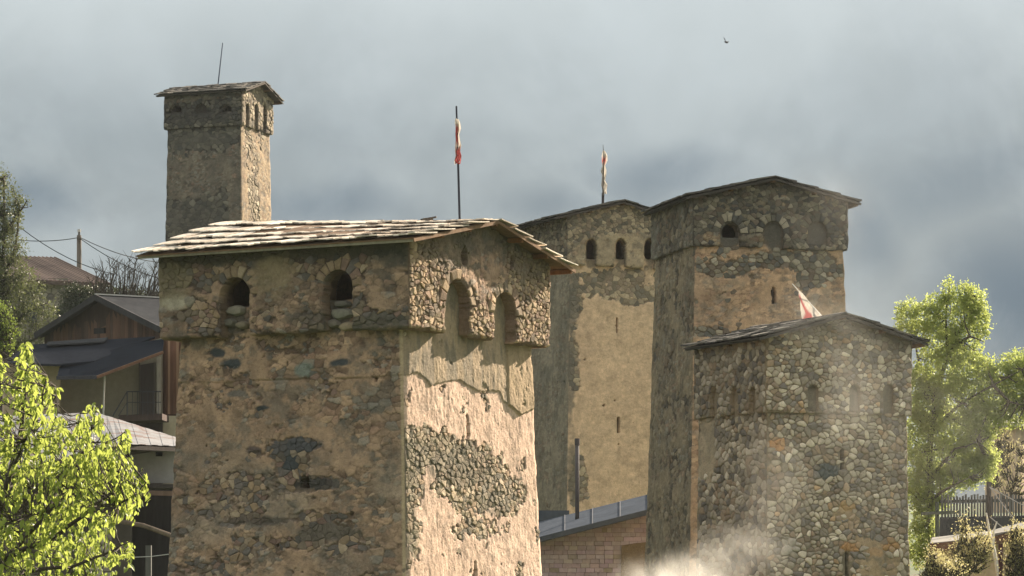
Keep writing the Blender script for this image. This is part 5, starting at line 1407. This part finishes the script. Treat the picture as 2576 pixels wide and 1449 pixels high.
tree('slender_tree', 'thin budding sapling in front of the pinkish house at far right', (2545, 1300), 112, [(2540, 1380), (2545, 1240), (2560, 1180), (2575, 1110)], [[(2545, 1240), (2520, 1160), (2515, 1090)], [(2550, 1220), (2530, 1170), (2540, 1100)], [(2545, 1290), (2505, 1220), (2490, 1120)]],
     [(2520, 1130, 34, 60), (2560, 1160, 36, 60), (2500, 1190, 30, 40), (2550, 1220, 50, 30), (2480, 1100, 24, 30)], 330, 8, .06, M_BRN, 81, r0=.09, cat='sapling', spr=.16)

# ------------------------------------------------------------------ smoke and haze
def volume_box(name, mn, mx_, mat):
    mb = MB(); (x0, y0, z0), (x1, y1, z1) = mn, mx_
    mb.hexa([(x0, y0, z0), (x1, y0, z0), (x1, y1, z0), (x0, y1, z0), (x0, y0, z1), (x1, y0, z1), (x1, y1, z1), (x0, y1, z1)])
    o = mb.build(name, mat); o['kind'] = 'stuff'; return o


ms = bpy.data.materials.new('smoke'); ms.use_nodes = True; t = NT(ms.node_tree); t.n.clear()
o_ = t.new('ShaderNodeOutputMaterial'); pv = t.new('ShaderNodeVolumePrincipled'); t.l.new(pv.outputs[0], o_.inputs['Volume'])
pv.inputs['Color'].default_value = (.97, .955, .91, 1); pv.inputs['Anisotropy'].default_value = .45
g = t.new('ShaderNodeNewGeometry'); P_ = g.outputs['Position']
wn = t.noise(P_, .55, 4, .55); wv = t.vmath('MULTIPLY', t.vmath('SUBTRACT', wn.outputs['Color'], (.5, .5, .5)), (1.5, 1.2, 1.5)); Pw = t.vmath('ADD', P_, wv)
def puff(px, py, rx, ry, k, Y=67.0):
    c = at(px, py, Y); s_ = F_PX / Y
    d = t.vmath('LENGTH', t.vmath('MULTIPLY', t.vmath('SUBTRACT', Pw, tuple(float(x) for x in c)), (s_ / rx, 1 / 1.6, s_ / ry)))
    return t.maprange(d, 1.0, 0.0, 0.0, k)
den = None
for p in ((1640, 1500, 150, 125, .62), (1760, 1460, 160, 110, .34), (1880, 1390, 160, 100, .10), (1950, 1230, 120, 190, .045), (2140, 960, 110, 230, .032), (2040, 780, 190, 120, .025), (2090, 540, 190, 180, .02), (2180, 1050, 300, 420, .014), (2420, 1100, 260, 380, .016)):
    v_ = puff(*p); den = v_ if den is None else t.math('ADD', den, v_)
fl_ = t.vmath('MULTIPLY', Pw, (1, 1, 1)); mp_ = t.new('ShaderNodeMapping'); mp_.inputs['Rotation'].default_value = (0, R(-52), 0); mp_.inputs['Scale'].default_value = (1.0, 1.0, 1.0)
t.put(mp_.inputs['Vector'], fl_)
n1 = t.noise(t.vmath('MULTIPLY', mp_.outputs[0], (.55, 1, 1.5)), 1.25, 6, .56, .5); den = t.math('MULTIPLY', den, t.maprange(n1.outputs['Fac'], .34, .68, .06, 1.8))
t.put(pv.inputs['Density'], den)
c0, c1 = at(1480, 1600, 65.0), at(2640, 400, 69.0)
tag(volume_box('smoke', (c0[0], 65.0, -2.2), (c1[0], 69.0, c1[2]), ms), 'cream smoke rising and drifting across the cobble tower', kind='stuff')

mh = bpy.data.materials.new('haze'); mh.use_nodes = True; t = NT(mh.node_tree); t.n.clear()
o_ = t.new('ShaderNodeOutputMaterial'); pv = t.new('ShaderNodeVolumePrincipled'); t.l.new(pv.outputs[0], o_.inputs['Volume'])
pv.inputs['Color'].default_value = (.86, .93, 1, 1); pv.inputs['Density'].default_value = HAZE; pv.inputs['Anisotropy'].default_value = .1
volume_box('haze', (-430, -65, -5.5), (430, 630, 29.5), mh)
